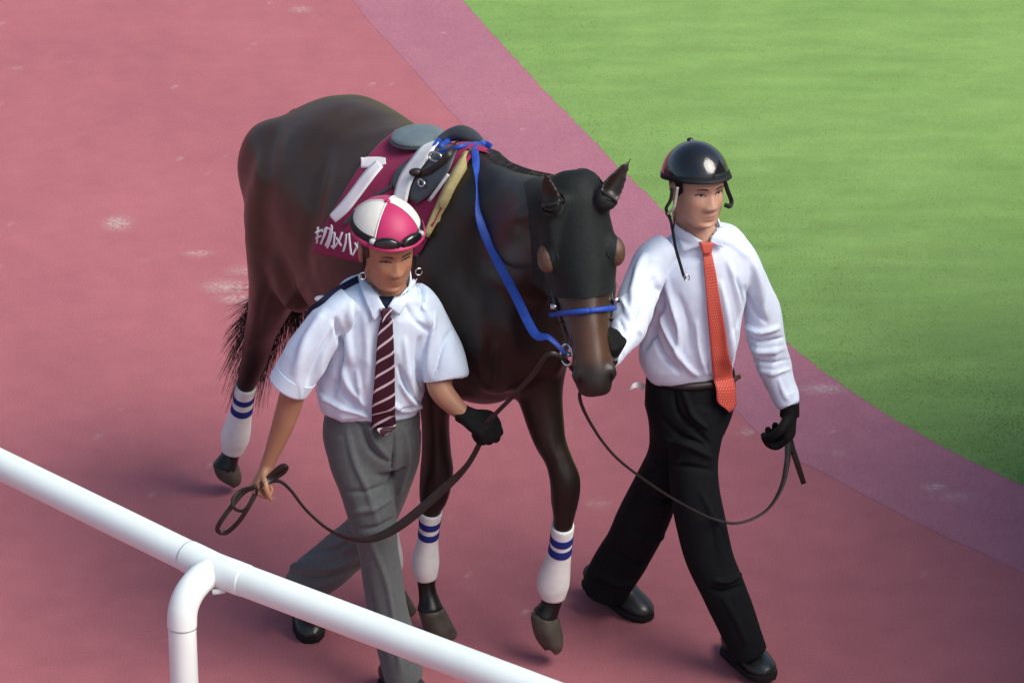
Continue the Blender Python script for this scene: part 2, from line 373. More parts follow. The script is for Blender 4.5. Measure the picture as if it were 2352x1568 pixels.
jit = np.array([noise.noise(Vector((i * .11, 3.3, 0))) for i in range(NB)]) * .006 + np.array([noise.noise(Vector((i * .6, 9.3, 0))) for i in range(NB)]) * .004
bA2 = bA.copy(); bA2[:, 0] += jit
rows = [bA2 * (1 - t) + (eA + np.array((.03, .03, 0))) * t for t in np.linspace(0, 1, 26)]
bV = np.concatenate(rows); bV[:, 2] = .004; bV[:NB, 2] = .0007; bV[NB:2 * NB, 2] = .0025; bF = [(i * NB + j, i * NB + j + 1, (i + 1) * NB + j + 1, (i + 1) * NB + j) for i in range(25) for j in range(NB - 1)]
o = mk('track_border', bV, bF, M['band'], col=scuff(bV), base=(0, 0, 0)); tagk(o, 'lilac red border strip between track and green turf', 'path', kind='structure')
far = eA + np.array((260.0, 90.0, 0)); rows = [eA * (1 - t) + far * t for t in np.r_[np.linspace(0, .02, 12), 1]]
tV = np.concatenate(rows); tV[:, 2] = .008; nr = len(rows); tF = [(i * NB + j, i * NB + j + 1, (i + 1) * NB + j + 1, (i + 1) * NB + j) for i in range(nr - 1) for j in range(NB - 1)]
tV[:NB, 2] = .0045
o = mk('turf', tV, tF, M['turf'], base=(0, 0, 0)); tagk(o, 'bright green turf infield of the parade ring', 'turf', kind='structure')
# short turf fibres, denser than anyone could count
M['blade'] = mat('turf_fibre', (.17, .31, .08), .7, .2, .2, 5)
nb = 90000; ex, ey = eA[:, 0], eA[:, 1]; order = np.argsort(ey)
by = np.random.uniform(-1.6, 6.6, nb); bx0 = np.interp(by, ey[order], ex[order]); lim = 1.60 + (by + 1) * .10
bx = bx0 + .004 + np.random.uniform(0, 1, nb) * np.maximum(lim - bx0, .0) * 1.35; keep = bx0 < lim; bx, by = bx[keep], by[keep]; nb = len(bx)
cl = np.array([noise.noise(Vector((x * 5, y * 5, 0))) for x, y in zip(bx, by)])
hh = np.random.uniform(.001, .003, nb) * (1 + .5 * cl); ang = np.random.uniform(0, 2 * math.pi, nb); ln = np.random.uniform(.2, 1.1, nb) * hh; w = .0022
base = np.stack([bx, by, np.full(nb, .0075)], 1); sdv = np.stack([np.cos(ang) * w, np.sin(ang) * w, np.zeros(nb)], 1); tip = base + np.stack([np.cos(ang + 1.4) * ln, np.sin(ang + 1.4) * ln, hh], 1)
kV = np.stack([base - sdv, base + sdv, tip], 1).reshape(-1, 3); kF = np.arange(nb * 3).reshape(-1, 3)
o = mk('turf_fibres', kV, kF, M['blade'], smooth=False, base=(0, 0, 0)); tagk(o, 'short green turf fibres covering the infield', 'grass', kind='stuff')

# ================================================================== white pipe fence
ZR = 1.10; RR = .0425
J = G(494, 1307, ZR); Lp = G(0, 1066, ZR); Rp = G(998, 1497, ZR)
dl = (Lp - J).normalized(); dr = (Rp - J).normalized()
fence = thing('pipe_fence', 'white round pipe fence rail crossing the lower left foreground', 'fence', (J.x - .084, J.y - .10, 0))
def pipe(path, r, n=28, sub=1):
    A = np.array([tuple(p) for p in path]); A = np.vstack([A[0], A[0] + nrm(A[1] - A[0]) * .002, A[1:-1], A[-1] - nrm(A[-1] - A[-2]) * .002, A[-1]])
    return tube(np.c_[A, np.full(len(A), r), np.full(len(A), r)], n=n, sub=sub, ref=(0.1, 0.15, 1))
V, Fc = pipe([J + dl * 4.2, J + dl * 2, J + dl * .075], RR); mk('rail', V, Fc, M['white_pvc'], fence)
V, Fc = pipe([J + dr * .075, J + dr * 2, J + dr * 3.2], RR); mk('rail', V, Fc, M['white_pvc'], fence)
A = [J + dl * .105, J + dl * .10, J + dl * .05, J, J + dr * .05, J + dr * .10, J + dr * .105]; rs = [RR + .0006, RR + .0015, RR + .002, RR + .002, RR + .002, RR + .0015, RR + .0006]
V, Fc = tube([(*p, r, r) for p, r in zip(A, rs)], n=28, sub=3, ref=(.1, .15, 1)); mk('rail_sleeve', V, Fc, M['white_pvc'], fence)
E = [J + Vector(v) for v in ((-.01, -.012, 0), (-.038, -.046, -.006), (-.064, -.078, -.028), (-.080, -.097, -.066), (-.084, -.101, -.115))]
V, Fc = tube([(*p, .0395, .0395) for p in E], n=28, sub=6, ref=(.8, -.6, .05)); mk('elbow', V, Fc, M['white_pvc'], fence)
pb = J + Vector((-.084, -.101, 0))
V, Fc = tube([(pb.x, pb.y, z, .0375, .0375) for z in (ZR - .117, ZR - .119, .5, .002, 0)], n=28, sub=1, ref=(1, 0, 0)); mk('post', V, Fc, M['white_pvc'], fence)
V, Fc = tube([(*(J + Vector((-.005, -.055, -.038))), .008, .008), (*(J + Vector((.028, -.048, -.036))), .008, .008)], n=10, sub=1, ref=(0, 0, 1)); mk('bolt', V, Fc, M['white_pvc'], fence)

# ================================================================== unseen block added at the right, out of frame, to shade the near ground
V, Fc = box((5.15, -0.9, 1.4), (5.0, 4.2, 2.8))
gr = mk('shade_block', V, Fc, M['concrete'], smooth=False); tagk(gr, 'unseen block added beside the track to shade the near ground', 'light blocker', kind='structure')

# ================================================================== horse
HO = np.array((-.15, 0.0, 0.0)); hf = np.array((.57, -.82, 0)); hf = hf / np.linalg.norm(hf); hl = np.array((-hf[1], hf[0], 0)); hu = np.array((0, 0, 1.0))
HM = np.stack([hf, hl, hu], 1)
def H(x, y, z): return HO + hf * x + hl * y + hu * z
def bend(x): return .05 * np.clip((-x - .2) / .8, 0, 1.2)
parts = []
# trunk: x, top, bottom, half width, flatness of the top
ST = [(-1.055, 1.25, 1.10, .06), (-1.03, 1.34, 1.00, .15), (-.96, 1.42, .94, .225), (-.86, 1.495, .92, .268), (-.74, 1.545, .92, .285), (-.58, 1.56, .90, .285), (-.42, 1.56, .875, .285), (-.26, 1.575, .86, .285),
      (-.12, 1.61, .84, .265), (-.02, 1.655, .83, .235), (.08, 1.665, .84, .215), (.18, 1.61, .87, .205), (.28, 1.52, .94, .19), (.36, 1.40, 1.02, .155), (.41, 1.28, 1.12, .09)]
SA = crom(np.array(ST), 4); rings = []
for x, top, bot, hw in SA:
    th = np.linspace(0, 2 * math.pi, 36, endpoint=False); zc = (top + bot) / 2; hh_ = (top - bot) / 2; rg = []
    for t in th:
        cy, cz = math.sin(t), math.cos(t); k = 1.0
        if cz > 0:
            narrow = np.interp(x, [-1.1, -.6, -.25, -.05, .1, .3], [.06, .10, .14, .34, .40, .3]); k = 1 - narrow * cz ** 1.5
        else: k = 1 - .10 * cz * cz
        rg.append(H(x, bend(x) + hw * cy * k, zc + hh_ * math.copysign(abs(cz) ** .92, cz)))
    rings.append(rg)
parts.append(loft(rings))
NK = [(-.06, 0, 1.27, .17, .30), (.14, 0, 1.385, .155, .265), (.31, -.005, 1.47, .12, .205), (.45, -.015, 1.54, .098, .165), (.55, -.025, 1.585, .086, .14), (.62, -.035, 1.60, .076, .11)]
parts.append(tube([(*H(a, b, c), d, e) for a, b, c, d, e in NK], n=28, ref=np.cross(nrm(H(.64, 0, 1.67) - H(0, 0, 1.22)), hl)))
# head
HA = np.array(P(1324, 428, -.50)); HB = np.array(P(1370, 872, -.735)); ha = nrm(HB - HA)
hn = np.array((.13, -.99, 0)); hn = nrm(hn - ha * (hn @ ha)); hs = np.cross(ha, hn)      # hs: image right is minus or plus
if hs[0] < 0: hs = -hs
HL = np.linalg.norm(HB - HA)
def HD(s, x, d): return HA + ha * s + hs * x - hn * d            # along, sideways, depth behind the face line
HS = [(-.045, .035, .05, .06), (-.03, .056, .03, .11), (.0, .074, .012, .15), (.06, .088, .002, .185), (.12, .099, .0, .215), (.17, .105, .0, .24), (.22, .101, .002, .258), (.28, .089, .003, .255), (.335, .077, .002, .225),
      (.39, .066, .0, .18), (.44, .0585, .0, .15), (.49, .058, -.002, .135), (.53, .0595, -.002, .122), (.56, .055, .004, .105), (.582, .045, .014, .085), (.594, .026, .028, .06)]
HSA = crom(np.array(HS), 4); HSA[:, 0] *= HL / .545; rings = []
for s, w, f, b in HSA:
    rg = []
    for t in np.linspace(0, 2 * math.pi, 32, endpoint=False):
        c_, s_ = math.cos(t), math.sin(t); c_ = math.copysign(abs(c_) ** .85, c_); s_ = math.copysign(abs(s_) ** .85, s_)
        q = (1 - c_) / 2; k = 1.0
        ss = s / (HL / .545)
        if ss > .3: k = np.interp(q, [0, .35, .7, 1], [.80, 1.0, .95, .62])
        else: k = np.interp(q, [0, .3, .7, 1], [.84, 1.0, .93, .70])
        rg.append(HD(s, w * s_ * k, f + (b - f) * q))
    rings.append(rg)
parts.append(loft(rings))
for sx in (-1, 1):
    parts.append(ellipsoid(HD(.185, .088 * sx, .055), (.026, .045, .03), np.stack([hs, ha, hn], 1)))       # orbit
    parts.append(ellipsoid(HD(.30, .058 * sx, .17), (.035, .10, .085), np.stack([hs, ha, hn], 1)))         # cheek
    parts.append(ellipsoid(HD(.535, .046 * sx, .03), (.020, .034, .028), np.stack([hs, ha, hn], 1)))       # nostril rim
# ears
def ear(base, tip, w, face, d=.018):
    base, tip = np.array(base), np.array(tip); ax = tip - base; L_ = np.linalg.norm(ax); ax = ax / L_; sd_ = nrm(np.cross(face, ax)); fn = np.cross(ax, sd_); rg = []
    for t, k in ((-.18, .40), (0, .85), (.2, 1.0), (.4, .90), (.6, .70), (.78, .48), (.92, .28), (1, .14)):
        r_ = []
        for a in np.linspace(0, 2 * math.pi, 18, endpoint=False):
            x = math.cos(a); y = math.sin(a)
            dep = d * k * (y if y < 0 else -.35 * y * (1 if t > .05 else -2))
            r_.append(base + ax * L_ * t + sd_ * w * k * x + fn * (dep + .35 * d * k * abs(x)))
        rg.append(r_)
    return loft(rg)
parts.append(ear(P(1388, 462, -.50), P(1451, 362, -.45), .035, (.10, -.98, .1), .036))
parts.append(ear(P(1272, 476, -.545), P(1247, 394, -.52), .033, (-.55, -.8, .1), .036))
# legs (pixel centre, Y, half width, depth ratio)
RF = [(1005, 720, .03, 90, .9), (1003, 820, .0, 68, 1.15), (1001, 900, -.01, 46, 1.5), (1000, 960, -.015, 33, 1.5), (1002, 1032, -.02, 34, 1.25), (1003, 1085, -.025, 39, 1.12), (996, 1140, -.02, 34, 1.1), (990, 1171, -.015, 24, 1.25), (984, 1229, -.01, 20, 1.4), (977, 1290, -.01, 28, 1.15),
      (979, 1327, -.012, 22, 1.15), (981, 1355, -.02, 21, 1.15), (986, 1380, -.03, 25, 1.15), (988, 1402, -.04, 34, 1.1)]
LF = [(1215, 720, -.10, 95, .9), (1232, 820, -.13, 80, 1.0), (1238, 880, -.15, 60, 1.2), (1246, 936, -.17, 50, 1.2), (1262, 1008, -.20, 38, 1.25), (1283, 1056, -.225, 32, 1.2), (1298, 1105, -.24, 36, 1.1), (1297, 1152, -.235, 32, 1.1), (1294, 1195, -.225, 24, 1.2), (1286, 1265, -.205, 23, 1.25), (1271, 1335, -.19, 33, 1.05),
      (1270, 1370, -.19, 25, 1.1), (1262, 1395, -.195, 25, 1.1), (1250, 1415, -.20, 33, 1.05)]
RHd = [(690, 380, .52, 105, .9), (668, 480, .58, 108, .95), (650, 570, .62, 88, 1.1), (634, 650, .70, 64, 1.25), (616, 715, .78, 46, 1.35), (598, 765, .84, 37, 1.4), (590, 802, .86, 33, 1.3), (577, 850, .875, 27, 1.25), (564, 890, .89, 21, 1.35), (555, 941, .905, 21, 1.3), (541, 1000, .92, 29, 1.1),
      (533, 1037, .92, 21, 1.1), (524, 1056, .915, 24, 1.1), (517, 1075, .91, 33, 1.0)]
LHd = [(900, 560, .30, 100, .9), (905, 680, .22, 85, 1.0), (915, 800, .17, 66, 1.1), (905, 890, .20, 42, 1.4), (895, 950, .23, 34, 1.4), (898, 1010, .22, 30, 1.3), (893, 1070, .19, 22, 1.3), (890, 1150, .165, 20, 1.3), (890, 1225, .15, 22, 1.2), (896, 1285, .14, 26, 1.1), (896, 1325, .13, 22, 1.1), (900, 1360, .11, 28, 1.1)]
LEGS = [RF, LF, RHd, LHd]
for Lg in LEGS: parts.append(px_tube(Lg, n=22, sub=5))
# muscle masses
for x, y, z, r in ((.09, .14, 1.19, (.19, .085, .25)), (.0, .15, 1.06, (.17, .075, .17)), (-.84, .15, 1.27, (.20, .115, .19)), (-.90, .14, 1.10, (.13, .10, .20)), (-.70, .185, 1.05, (.12, .085, .18)), (.29, .085, 1.10, (.10, .075, .13)), (-.32, .20, 1.12, (.35, .075, .2))):
    for sgn in (-1, 1): parts.append(ellipsoid(H(x, y * sgn + bend(x), z), r, HM))
hV, hF = remesh(parts, .0065, 14, .5)
mk_ = np.clip((hV[:, 2] - .80) / .2, 0, 1) * (1 - np.clip((((hV - HO) @ HM)[:, 0] - .30) / .2, 0, 1))
hV = lap(hV, hF, 70, .6, mk_)
# gentle muscle relief, nostrils and mouth
hV = wrinkle(hV, hF, .0045, 6.0, seed=3.0, mask=np.clip((hV[:, 2] - .75) / .25, 0, 1))
hV = folds(hV, hF, [([(752, 350), (738, 430), (722, 500), (706, 580), (712, 640)], 22, -0.0045), ([(775, 380), (760, 450), (745, 520)], 37, 0.0027), ([(640, 290), (618, 380), (616, 480), (640, 590)], 27, -0.0023), ([(690, 300), (672, 400), (664, 500)], 57, 0.0027), ([(620, 640), (600, 700), (592, 760)], 15, -0.0023), ([(1150, 420), (1110, 520), (1085, 640), (1075, 760)], 37, -0.0036), ([(1210, 430), (1180, 540), (1150, 660)], 44, 0.0027),
     ([(1180, 480), (1195, 500), (1215, 510)], 37, 0.0036), ([(1240, 560), (1215, 680), (1190, 800)], 30, -0.0032), ([(1120, 880), (1122, 830), (1130, 770)], 20, -0.0045), ([(1262, 1010), (1280, 1060), (1290, 1100)], 11, 0.0018), ([(1000, 980), (1004, 1040), (1002, 1090)], 13, 0.0018), ([(700, 640), (660, 700), (630, 770)], 15, 0.0027)])
def loc_head(V): D = V - HA; return np.stack([D @ ha, D @ hs, -(D @ hn)], 1)
q = loc_head(hV); hc = np.zeros_like(hV); nose_k = np.zeros(len(hV)); hN = normals(hV, hF)
for sx in (-1, 1):
    e = ((q[:, 0] - .550) / .024) ** 2 + ((q[:, 1] - .048 * sx) / .013) ** 2 + ((q[:, 2] - .022) / .03) ** 2
    k = np.exp(-e * 1.1); nose_k = np.maximum(nose_k, k); hV = hV - hN * (k * .020)[:, None]
mo = np.exp(-((q[:, 2] - .078 - .25 * (.56 - q[:, 0])) / .006) ** 2) * np.clip((q[:, 0] - .47) / .03, 0, 1) * (np.abs(q[:, 1]) > .0)
hV = hV - hN * (mo * .005)[:, None]
# coat colours: dark bay, black points, browner nose and flanks
loc = (hV - HO) @ HM; nzv = np.array([noise.noise(Vector(v) * 3.0) for v in loc])
bay = np.array((.044, .025, .0150)); dark = np.array((.0060, .0043, .0036)); nose = np.array((.066, .032, .019)); black = np.array((.0065, .0055, .005))
t = np.clip((loc[:, 0] + .35) / .5, 0, 1) * .75 + nzv * .15; t = np.clip(t, 0, 1)[:, None]; hc = bay * (1 - t) + dark * t
t = np.clip((.78 - loc[:, 2]) / .28, 0, 1)[:, None]; hc = hc * (1 - t) + black * t
inh = (q[:, 0] > -.06) & (q[:, 0] < .66) & (np.abs(q[:, 1]) < .13) & (q[:, 2] < .30) & (q[:, 2] > -.05)
t = (np.clip((q[:, 0] - .30) / .05, 0, 1) * np.clip((.53 - q[:, 0]) / .05, 0, 1) * np.clip((.10 - q[:, 2]) / .07, 0, 1) * inh)[:, None]; hc = hc * (1 - t) + nose * t
t = (np.clip((q[:, 0] - .50) / .04, 0, 1) * inh)[:, None]; hc = hc * (1 - t) + np.array((.018, .014, .013)) * t
t = (np.clip(nose_k * 1.6 - .3, 0, 1))[:, None]; hc = hc * (1 - t) + np.array((.003, .002, .002)) * t
horse = thing('horse', 'dark bay racehorse with head lowered walking between two handlers', 'horse', tuple(H(-.4, 0, 0)))
mk('body', hV, hF, M['coat'], horse, col=hc)
HT = bvh(hV, hF)
# hooves and white bandages with two navy bands
def hoof(coronet, toe, r, side, tilt=0):
    c, t_ = np.array(coronet), np.array(toe); ax = nrm(t_ - c); L_ = np.linalg.norm(t_ - c); sd_ = nrm(np.cross(side, ax)); fw = np.cross(ax, sd_)
    rg = []
    for k, s in (((-.12, .86), (0, .98), (.06, 1.0), (.5, 1.10), (.95, 1.20), (1.0, 1.17)) if not tilt else ((-.12, .86), (0, .98), (.08, 1.02), (.45, 1.06), (.75, .98), (.92, .82), (1.0, .62))):
        r_ = []
        for a in np.linspace(0, 2 * math.pi, 24, endpoint=False):
            x, y = math.cos(a), math.sin(a); y = y * (1.12 if y > 0 else .9); sh = max(0, -math.sin(a)) * .22 * L_
            r_.append(c + ax * (L_ * k - sh * max(k, 0)) + sd_ * x * r * s + fw * (y * r * s + L_ * k * .28))
        rg.append(r_)
    return loft(rg)
def down_plane(px, py, Y): return np.array(P(px, py, Y))
HOOF = [((989, 1402, -.04), (1000, 1440, 0), .042, 0), ((1249, 1418, -.20), (1243, 1500, 0), .044, 1), ((516, 1068, .91), (514, 1118, 0), .042, 1), ((900, 1362, .11), (908, 1395, 0), .042, 0)]
for (cx, cy, cY), (tx, ty, _), r, tilt in HOOF:
    c = np.array(P(cx, cy, cY))
    if tilt: tY = cY + (-.03 if tx > 1000 else -.005); tpos = np.array(P(tx, ty, tY)); tpos[2] = max(tpos[2], .028)
    else: tpos = c + hf * .012; tpos[2] = .0
    V, Fc = hoof(c, tpos, r, hl, tilt); V[:, 2] = np.maximum(V[:, 2], .002)
    mk('hoof', V, Fc, M['hoof'], horse)
def bandage(Lg, y0, y1, grow=1.10, stripes=None):
    A = crom(np.array(Lg, dtype=float), 6); yy = A[:, 1]
    def at(y): return [np.interp(y, yy, A[:, k]) for k in range(5)]
    ysn = np.linspace(y0, y1, 16); pts = []
    for i, y in enumerate(ysn):
        x, _, Y, hw, d = at(y); pts.append((x, y, Y, hw * grow + (1.5 if 0 < i < 15 else 0.3), d))
    V, Fc = px_tube(pts, n=28, sub=2); b = mk('leg_bandage', V, Fc, M['bandage'], horse)
    for s0, s1 in stripes:
        pts = [(at(y)[0], y, at(y)[2], at(y)[3] * grow + 2.6, at(y)[4]) for y in np.linspace(s0, s1, 4)]
        V, Fc = px_tube(pts, n=28, sub=2); mk('navy_band', V, Fc, M['navy'], b)
bandage(RF, 1172, 1327, stripes=((1190, 1204), (1215, 1229)))
bandage(LF, 1205, 1372, stripes=((1225, 1240), (1249, 1265)))
bandage(RHd, 884, 1039, stripes=((905, 916), (929, 942)))
bandage(LHd, 1130, 1312, stripes=((1150, 1163), (1175, 1188)))
# tail: dock and many strands
ts = []
dock = [H(-1.0, .05, 1.375), H(-1.05, .06, 1.325), H(-1.085, .075, 1.18), H(-1.095, .08, .98)]
ts.append(tube([(*p, r, r) for p, r in zip(dock, (.034, .032, .026, .014))], n=12, sub=4, ref=hl))
rng = random.Random(5); clumps = [(rng.gauss(-.02, .085), rng.gauss(0, .035), rng.uniform(.36, .74), rng.uniform(-.04, .03)) for _ in range(46)]
for i in range(1300):
    f = rng.random() ** .7; b0 = np.array(dock[1]) * (1 - f) + np.array(dock[3]) * f; an = rng.uniform(0, 2 * math.pi); rr = .024 * rng.random() ** .5
    lat = hl * math.cos(an) + hf * math.sin(an) * .7; cl_, cf_, cz_, k = clumps[rng.randrange(46)]; j1, j2, j3 = rng.gauss(0, .010), rng.gauss(0, .010), rng.gauss(0, .05)
    end = H(-1.15 + cf_ + j2, .02 + cl_ + j1, max(.30, cz_ + j3)); m1 = b0 * .62 + H(-1.11, .075, .75) * .38; m2 = b0 * .2 + H(-1.13 + cf_ * .5, .05 + cl_ * .55 + j1, .72) * .8 - hu * (.78 - cz_) * .25
    r0 = rng.uniform(.0007, .0014)
    ts.append(tube([(*p, r, r) for p, r in zip([b0 + lat * rr, m1 + lat * rr * 1.3, m2 + lat * rr * .9 + hf * k * .4, end], (r0, r0, r0 * .9, .0003))], n=4, sub=4, ref=(.3, .2, .9)))
V, Fc = join(ts); mk('tail', V, Fc, M['hair'], horse)
# mane: short hair lying along the crest on the far side
ms = []
for i in range(260):
    f = rng.random(); x = .08 + f * .50; hit = HT.ray_cast(Vector(H(x, .02, 2.3)), Vector((0, 0, -1)))
    if hit[0] is None: continue
    p = np.array(hit[0]); pts = [p - hu * .006, p + hl * .03 + hu * .001, p + hl * .075 - hu * .035, p + hl * (.09 + rng.uniform(0, .02)) - hu * rng.uniform(.09, .15) + hf * rng.uniform(-.03, .02)]
    ms.append(tube([(*p_, r, r) for p_, r in zip(pts, (.003, .003, .0025, .0006))], n=4, sub=3, ref=(.3, .2, .9)))
V, Fc = join(ms); mk('mane', V, Fc, M['hair'], horse)

# ================================================================== tack
HTbox = HT
def hit(px, py, tree, off=0.0):
    d = ray(px, py).normalized(); h = tree.ray_cast(CAM, d)
    return None if h[0] is None else np.array(h[0] - d * off)
def over(px, py, Y, tree, off=.012):
    p = P(px, py, Y); d = ray(px, py).normalized(); h = tree.ray_cast(CAM, d)
    if h[0] is not None and (h[0] - CAM).length - off < (p - CAM).length: p = h[0] - d * off
    return np.array(p)
# --- blinker hood: the skin of the head lifted 5 mm, cut at the nose and behind the poll
def skin_shell(V, Fq, sel, planes, off, thick, it=6):
    sel = np.asarray(sel); fs = Fq[sel[Fq].all(1)]; used = np.unique(fs); mp = -np.ones(len(V), dtype=int); mp[used] = np.arange(len(used))
    N = normals(V, Fq); v2 = V[used] + N[used] * off; f2 = mp[fs]; v2 = lap(v2, f2, it, .5)
    bm = bmesh.new(); vs = [bm.verts.new(v) for v in v2]
    for f in f2: bm.faces.new([vs[i] for i in f])
    for co, no in planes: bmesh.ops.bisect_plane(bm, geom=bm.verts[:] + bm.edges[:] + bm.faces[:], plane_co=co, plane_no=no, clear_outer=True)
    bm.normal_update()
    if thick: bmesh.ops.solidify(bm, geom=bm.faces[:], thickness=thick)
    bm.verts.ensure_lookup_table(); bm.verts.index_update()
    V2 = np.array([v.co[:] for v in bm.verts]); F2 = [tuple(v.index for v in f.verts) for f in bm.faces]; bm.free(); return V2, F2
q = loc_head(hV)
def near_seg(V, a, b):
    a, b = np.array(a), np.array(b); ab = b - a; t = np.clip(((V - a) @ ab) / (ab @ ab), 0, 1); return np.linalg.norm(V - (a + t[:, None] * ab), axis=1), t
earm = np.zeros(len(hV), dtype=bool)
for b_, t_ in ((P(1388, 462, -.50), P(1446, 374, -.45)), (P(1272, 476, -.545), P(1249, 404, -.52))):
    a_ = np.array(b_) + (np.array(t_) - np.array(b_)) * .28; d_, tt_ = near_seg(hV, a_, t_); earm |= (d_ < .032)
selh = (q[:, 0] > -.20) & (q[:, 0] < .34) & (np.abs(q[:, 1]) < .135) & (q[:, 2] < .30) & ~earm & (((hV - HO) @ HM)[:, 0] > .40)
pl = [(HD(.315, 0, .0), tuple(nrm(ha - hn * .12))), (HD(.0, 0, .155), tuple(nrm(-hn * 1.0 + ha * -.25)))]
V, Fc = skin_shell(hV, hF, selh, pl, .0065, 0)
hood = thing('blinker_hood', 'black cloth blinker hood with domed eye cups covering the horse face', 'hood', tuple(HD(.3, 0, .1)))
mk('hood_cloth', V, Fc, M['hood'], hood)
HB3 = np.stack([hs, ha, hn], 1)
for b_, t_, sq in ((P(1388, 462, -.50), P(1446, 374, -.45), .8), (P(1272, 476, -.545), P(1249, 404, -.52), .8)):
    b_, t_ = np.array(b_), np.array(t_); V, Fc = torus(b_ + (t_ - b_) * .13, t_ - b_, .029, .0045, 30, 8, sq, up=(0, -1, .1)); mk('ear_hem', V, Fc, M['hood'], hood)
for sx in (-1, 1):
    c = HD(.192, .094 * sx, .058); out = nrm(hs * sx + hn * .8); R3 = np.stack([nrm(np.cross(ha, out)), ha, out], 1)
    V, Fc = ellipsoid(c + out * .003, (.031, .044, .030), R3); cup = mk('eye_cup', V, Fc, M['mesh_cup'], hood)
    V, Fc = torus(c + out * .004, out, .031, .003, 24, 8, 1.38, up=-np.cross(ha, out)); mk('cup_rim', V, Fc, M['hood'], cup)
    V, Fc = ellipsoid(HD(.19, .093 * sx, .058), (.018, .02, .018)); mk('eye', V, Fc, M['eye'], horse)
# --- bridle
def head_ring(s, tilt, n=40, off=.0, cdep=.08):
    out = []
    c = HD(s, 0, cdep)
    for a in np.linspace(0, 2 * math.pi, n, endpoint=False):
        d = hs * math.sin(a) + hn * math.cos(a) + ha * (tilt * math.cos(a)); d = nrm(d); h = HT.ray_cast(Vector(c), Vector(d))
        out.append(np.array(h[0]) + d * off if h[0] is not None else c + d * .08)
    return np.array(out)
bridle = thing('bridle', 'bridle with bright blue noseband and metal bit on the horse head', 'bridle', tuple(HD(.45, 0, .1)))
ring = head_ring(.352, .0, off=.006); ring = np.vstack([ring, ring[:2]])
V, Fc = tube(np.c_[ring, np.full(len(ring), .0085), np.full(len(ring), .0085)], n=10, sub=2, ref=ha); mk('noseband', V, Fc, M['blue'], bridle)
ring = head_ring(.385, -.25, off=.004, cdep=.10); k = np.r_[8:33]
V, Fc = strap(ring[k], .018, .004, hint=None, sub=2); mk('chin_strap', V, Fc, M['brown_leather'], bridle)
for sx in (-1, 1):
    pts = []
    for s, d in ((.28, .10), (.33, .098), (.38, .094), (.43, .088), (.452, .082)):
        o_ = HD(s, 0, d); h = HT.ray_cast(Vector(o_), Vector(hs * sx)); pts.append(np.array(h[0]) + hs * sx * .006 if h[0] is not None else HD(s, sx * .07, d))
    V, Fc = strap(pts, .016, .004, hint=hs * sx + hn * .4, sub=4); mk('cheek_strap', V, Fc, M['leather'], bridle)
    V, Fc = box(pts[1] + (hs * sx + hn * .4) * .004, (.022, .016, .03), HB3); mk('buckle', V, Fc, M['metal'], bridle)
    BR = pts[-1] + hs * sx * .006 + ha * .018
    V, Fc = torus(BR, nrm(hs * sx + hn * .5), .030, .0042, 24, 8); mk('bit_ring', V, Fc, M['metal'], bridle)
    if sx < 0: BRL = BR
    else: BRR = BR
V, Fc = cord([BRL, HD(.47, -.03, .085), HD(.475, .0, .09), HD(.47, .03, .085), BRR], .007); mk('bit_bar', V, Fc, M['metal'], bridle)
V, Fc = cord([BRL + ha * .02, BRL + ha * .05 - hn * .02 + hs * .02, HD(.52, 0, .16), BRR + ha * .05 - hn * .02 - hs * .02, BRR + ha * .02], .006); mk('lip_strap', V, Fc, M['brown_leather'], bridle)
# --- number cloth
dors = []
for x in np.linspace(-.37, .075, 15):
    h = HT.ray_cast(Vector(H(x, bend(x), 2.5)), Vector((0, 0, -1))); dors.append(np.array(h[0]))
dpx = proj(np.array(dors)); botc = crom(np.array([(716, 577), (770, 590), (830, 602), (900, 606), (960, 585), (985, 535)], dtype=float), 6)
def arc(A, n):
    d = np.r_[0, np.cumsum(np.linalg.norm(np.diff(A, axis=0), axis=1))]; t = np.linspace(0, d[-1], n); return np.stack([np.interp(t, d, A[:, k]) for k in range(A.shape[1])], 1)
topc = arc(dpx, 48); botc = arc(botc, 48)
rear = crom(np.array([topc[0], (838, 372), (785, 455), (748, 520), (716, 577)], dtype=float), 10); rear = arc(rear, 40)
front = crom(np.array([topc[-1], (1068, 385), (1038, 440), (1010, 490), (985, 535)], dtype=float), 10); front = arc(front, 40)
gp = np.zeros((40, 48, 2))
for i in range(40):
    v = i / 39
    for j in range(48):
        u = j / 47
        gp[i, j] = (1 - v) * topc[j] + v * botc[j] + (1 - u) * rear[i] + u * front[i] - ((1 - u) * (1 - v) * topc[0] + u * (1 - v) * topc[-1] + (1 - u) * v * botc[0] + u * v * botc[-1])
right = drape(HT, gp, .010)
right[0] = arc(np.array(dors), 48) + hu * .010
def mirror(Gv):
    D = (Gv - HO) @ HM; D[..., 1] = 2 * bend(D[..., 0]) - D[..., 1]; return HO + D @ HM.T
full = np.concatenate([mirror(right)[::-1][:-1], right]); fr = full.shape
fs_ = full.reshape(-1, 3); ii = np.arange(fr[0] * fr[1]).reshape(fr[:2]); qf = np.stack([ii[:-1, :-1], ii[:-1, 1:], ii[1:, 1:], ii[1:, :-1]], 2).reshape(-1, 4)
inner = np.zeros(fr[:2]); inner[1:-1, 1:-1] = 1
fs_ = lap(fs_, qf, 10, .5, inner.ravel()); fs_ = wrinkle(fs_, qf, .0035, 7.0, seed=4.0); full = fs_.reshape(fr); right = full[39:]
cl_ = thing('number_cloth', 'maroon saddle cloth with white numeral and katakana lettering on the horse', 'saddle cloth', tuple(H(-.25, -.25, 1.0)))
V, Fc, uv = sheet(full, .004); mk('cloth', V, Fc, M['cloth_red'], cl_)
CT = BVHTree.FromPolygons([tuple(v) for v in fs_], [tuple(f) for f in qf])
def crop1(x, y): return (490 + x * .324, 181.5 + y * .324)
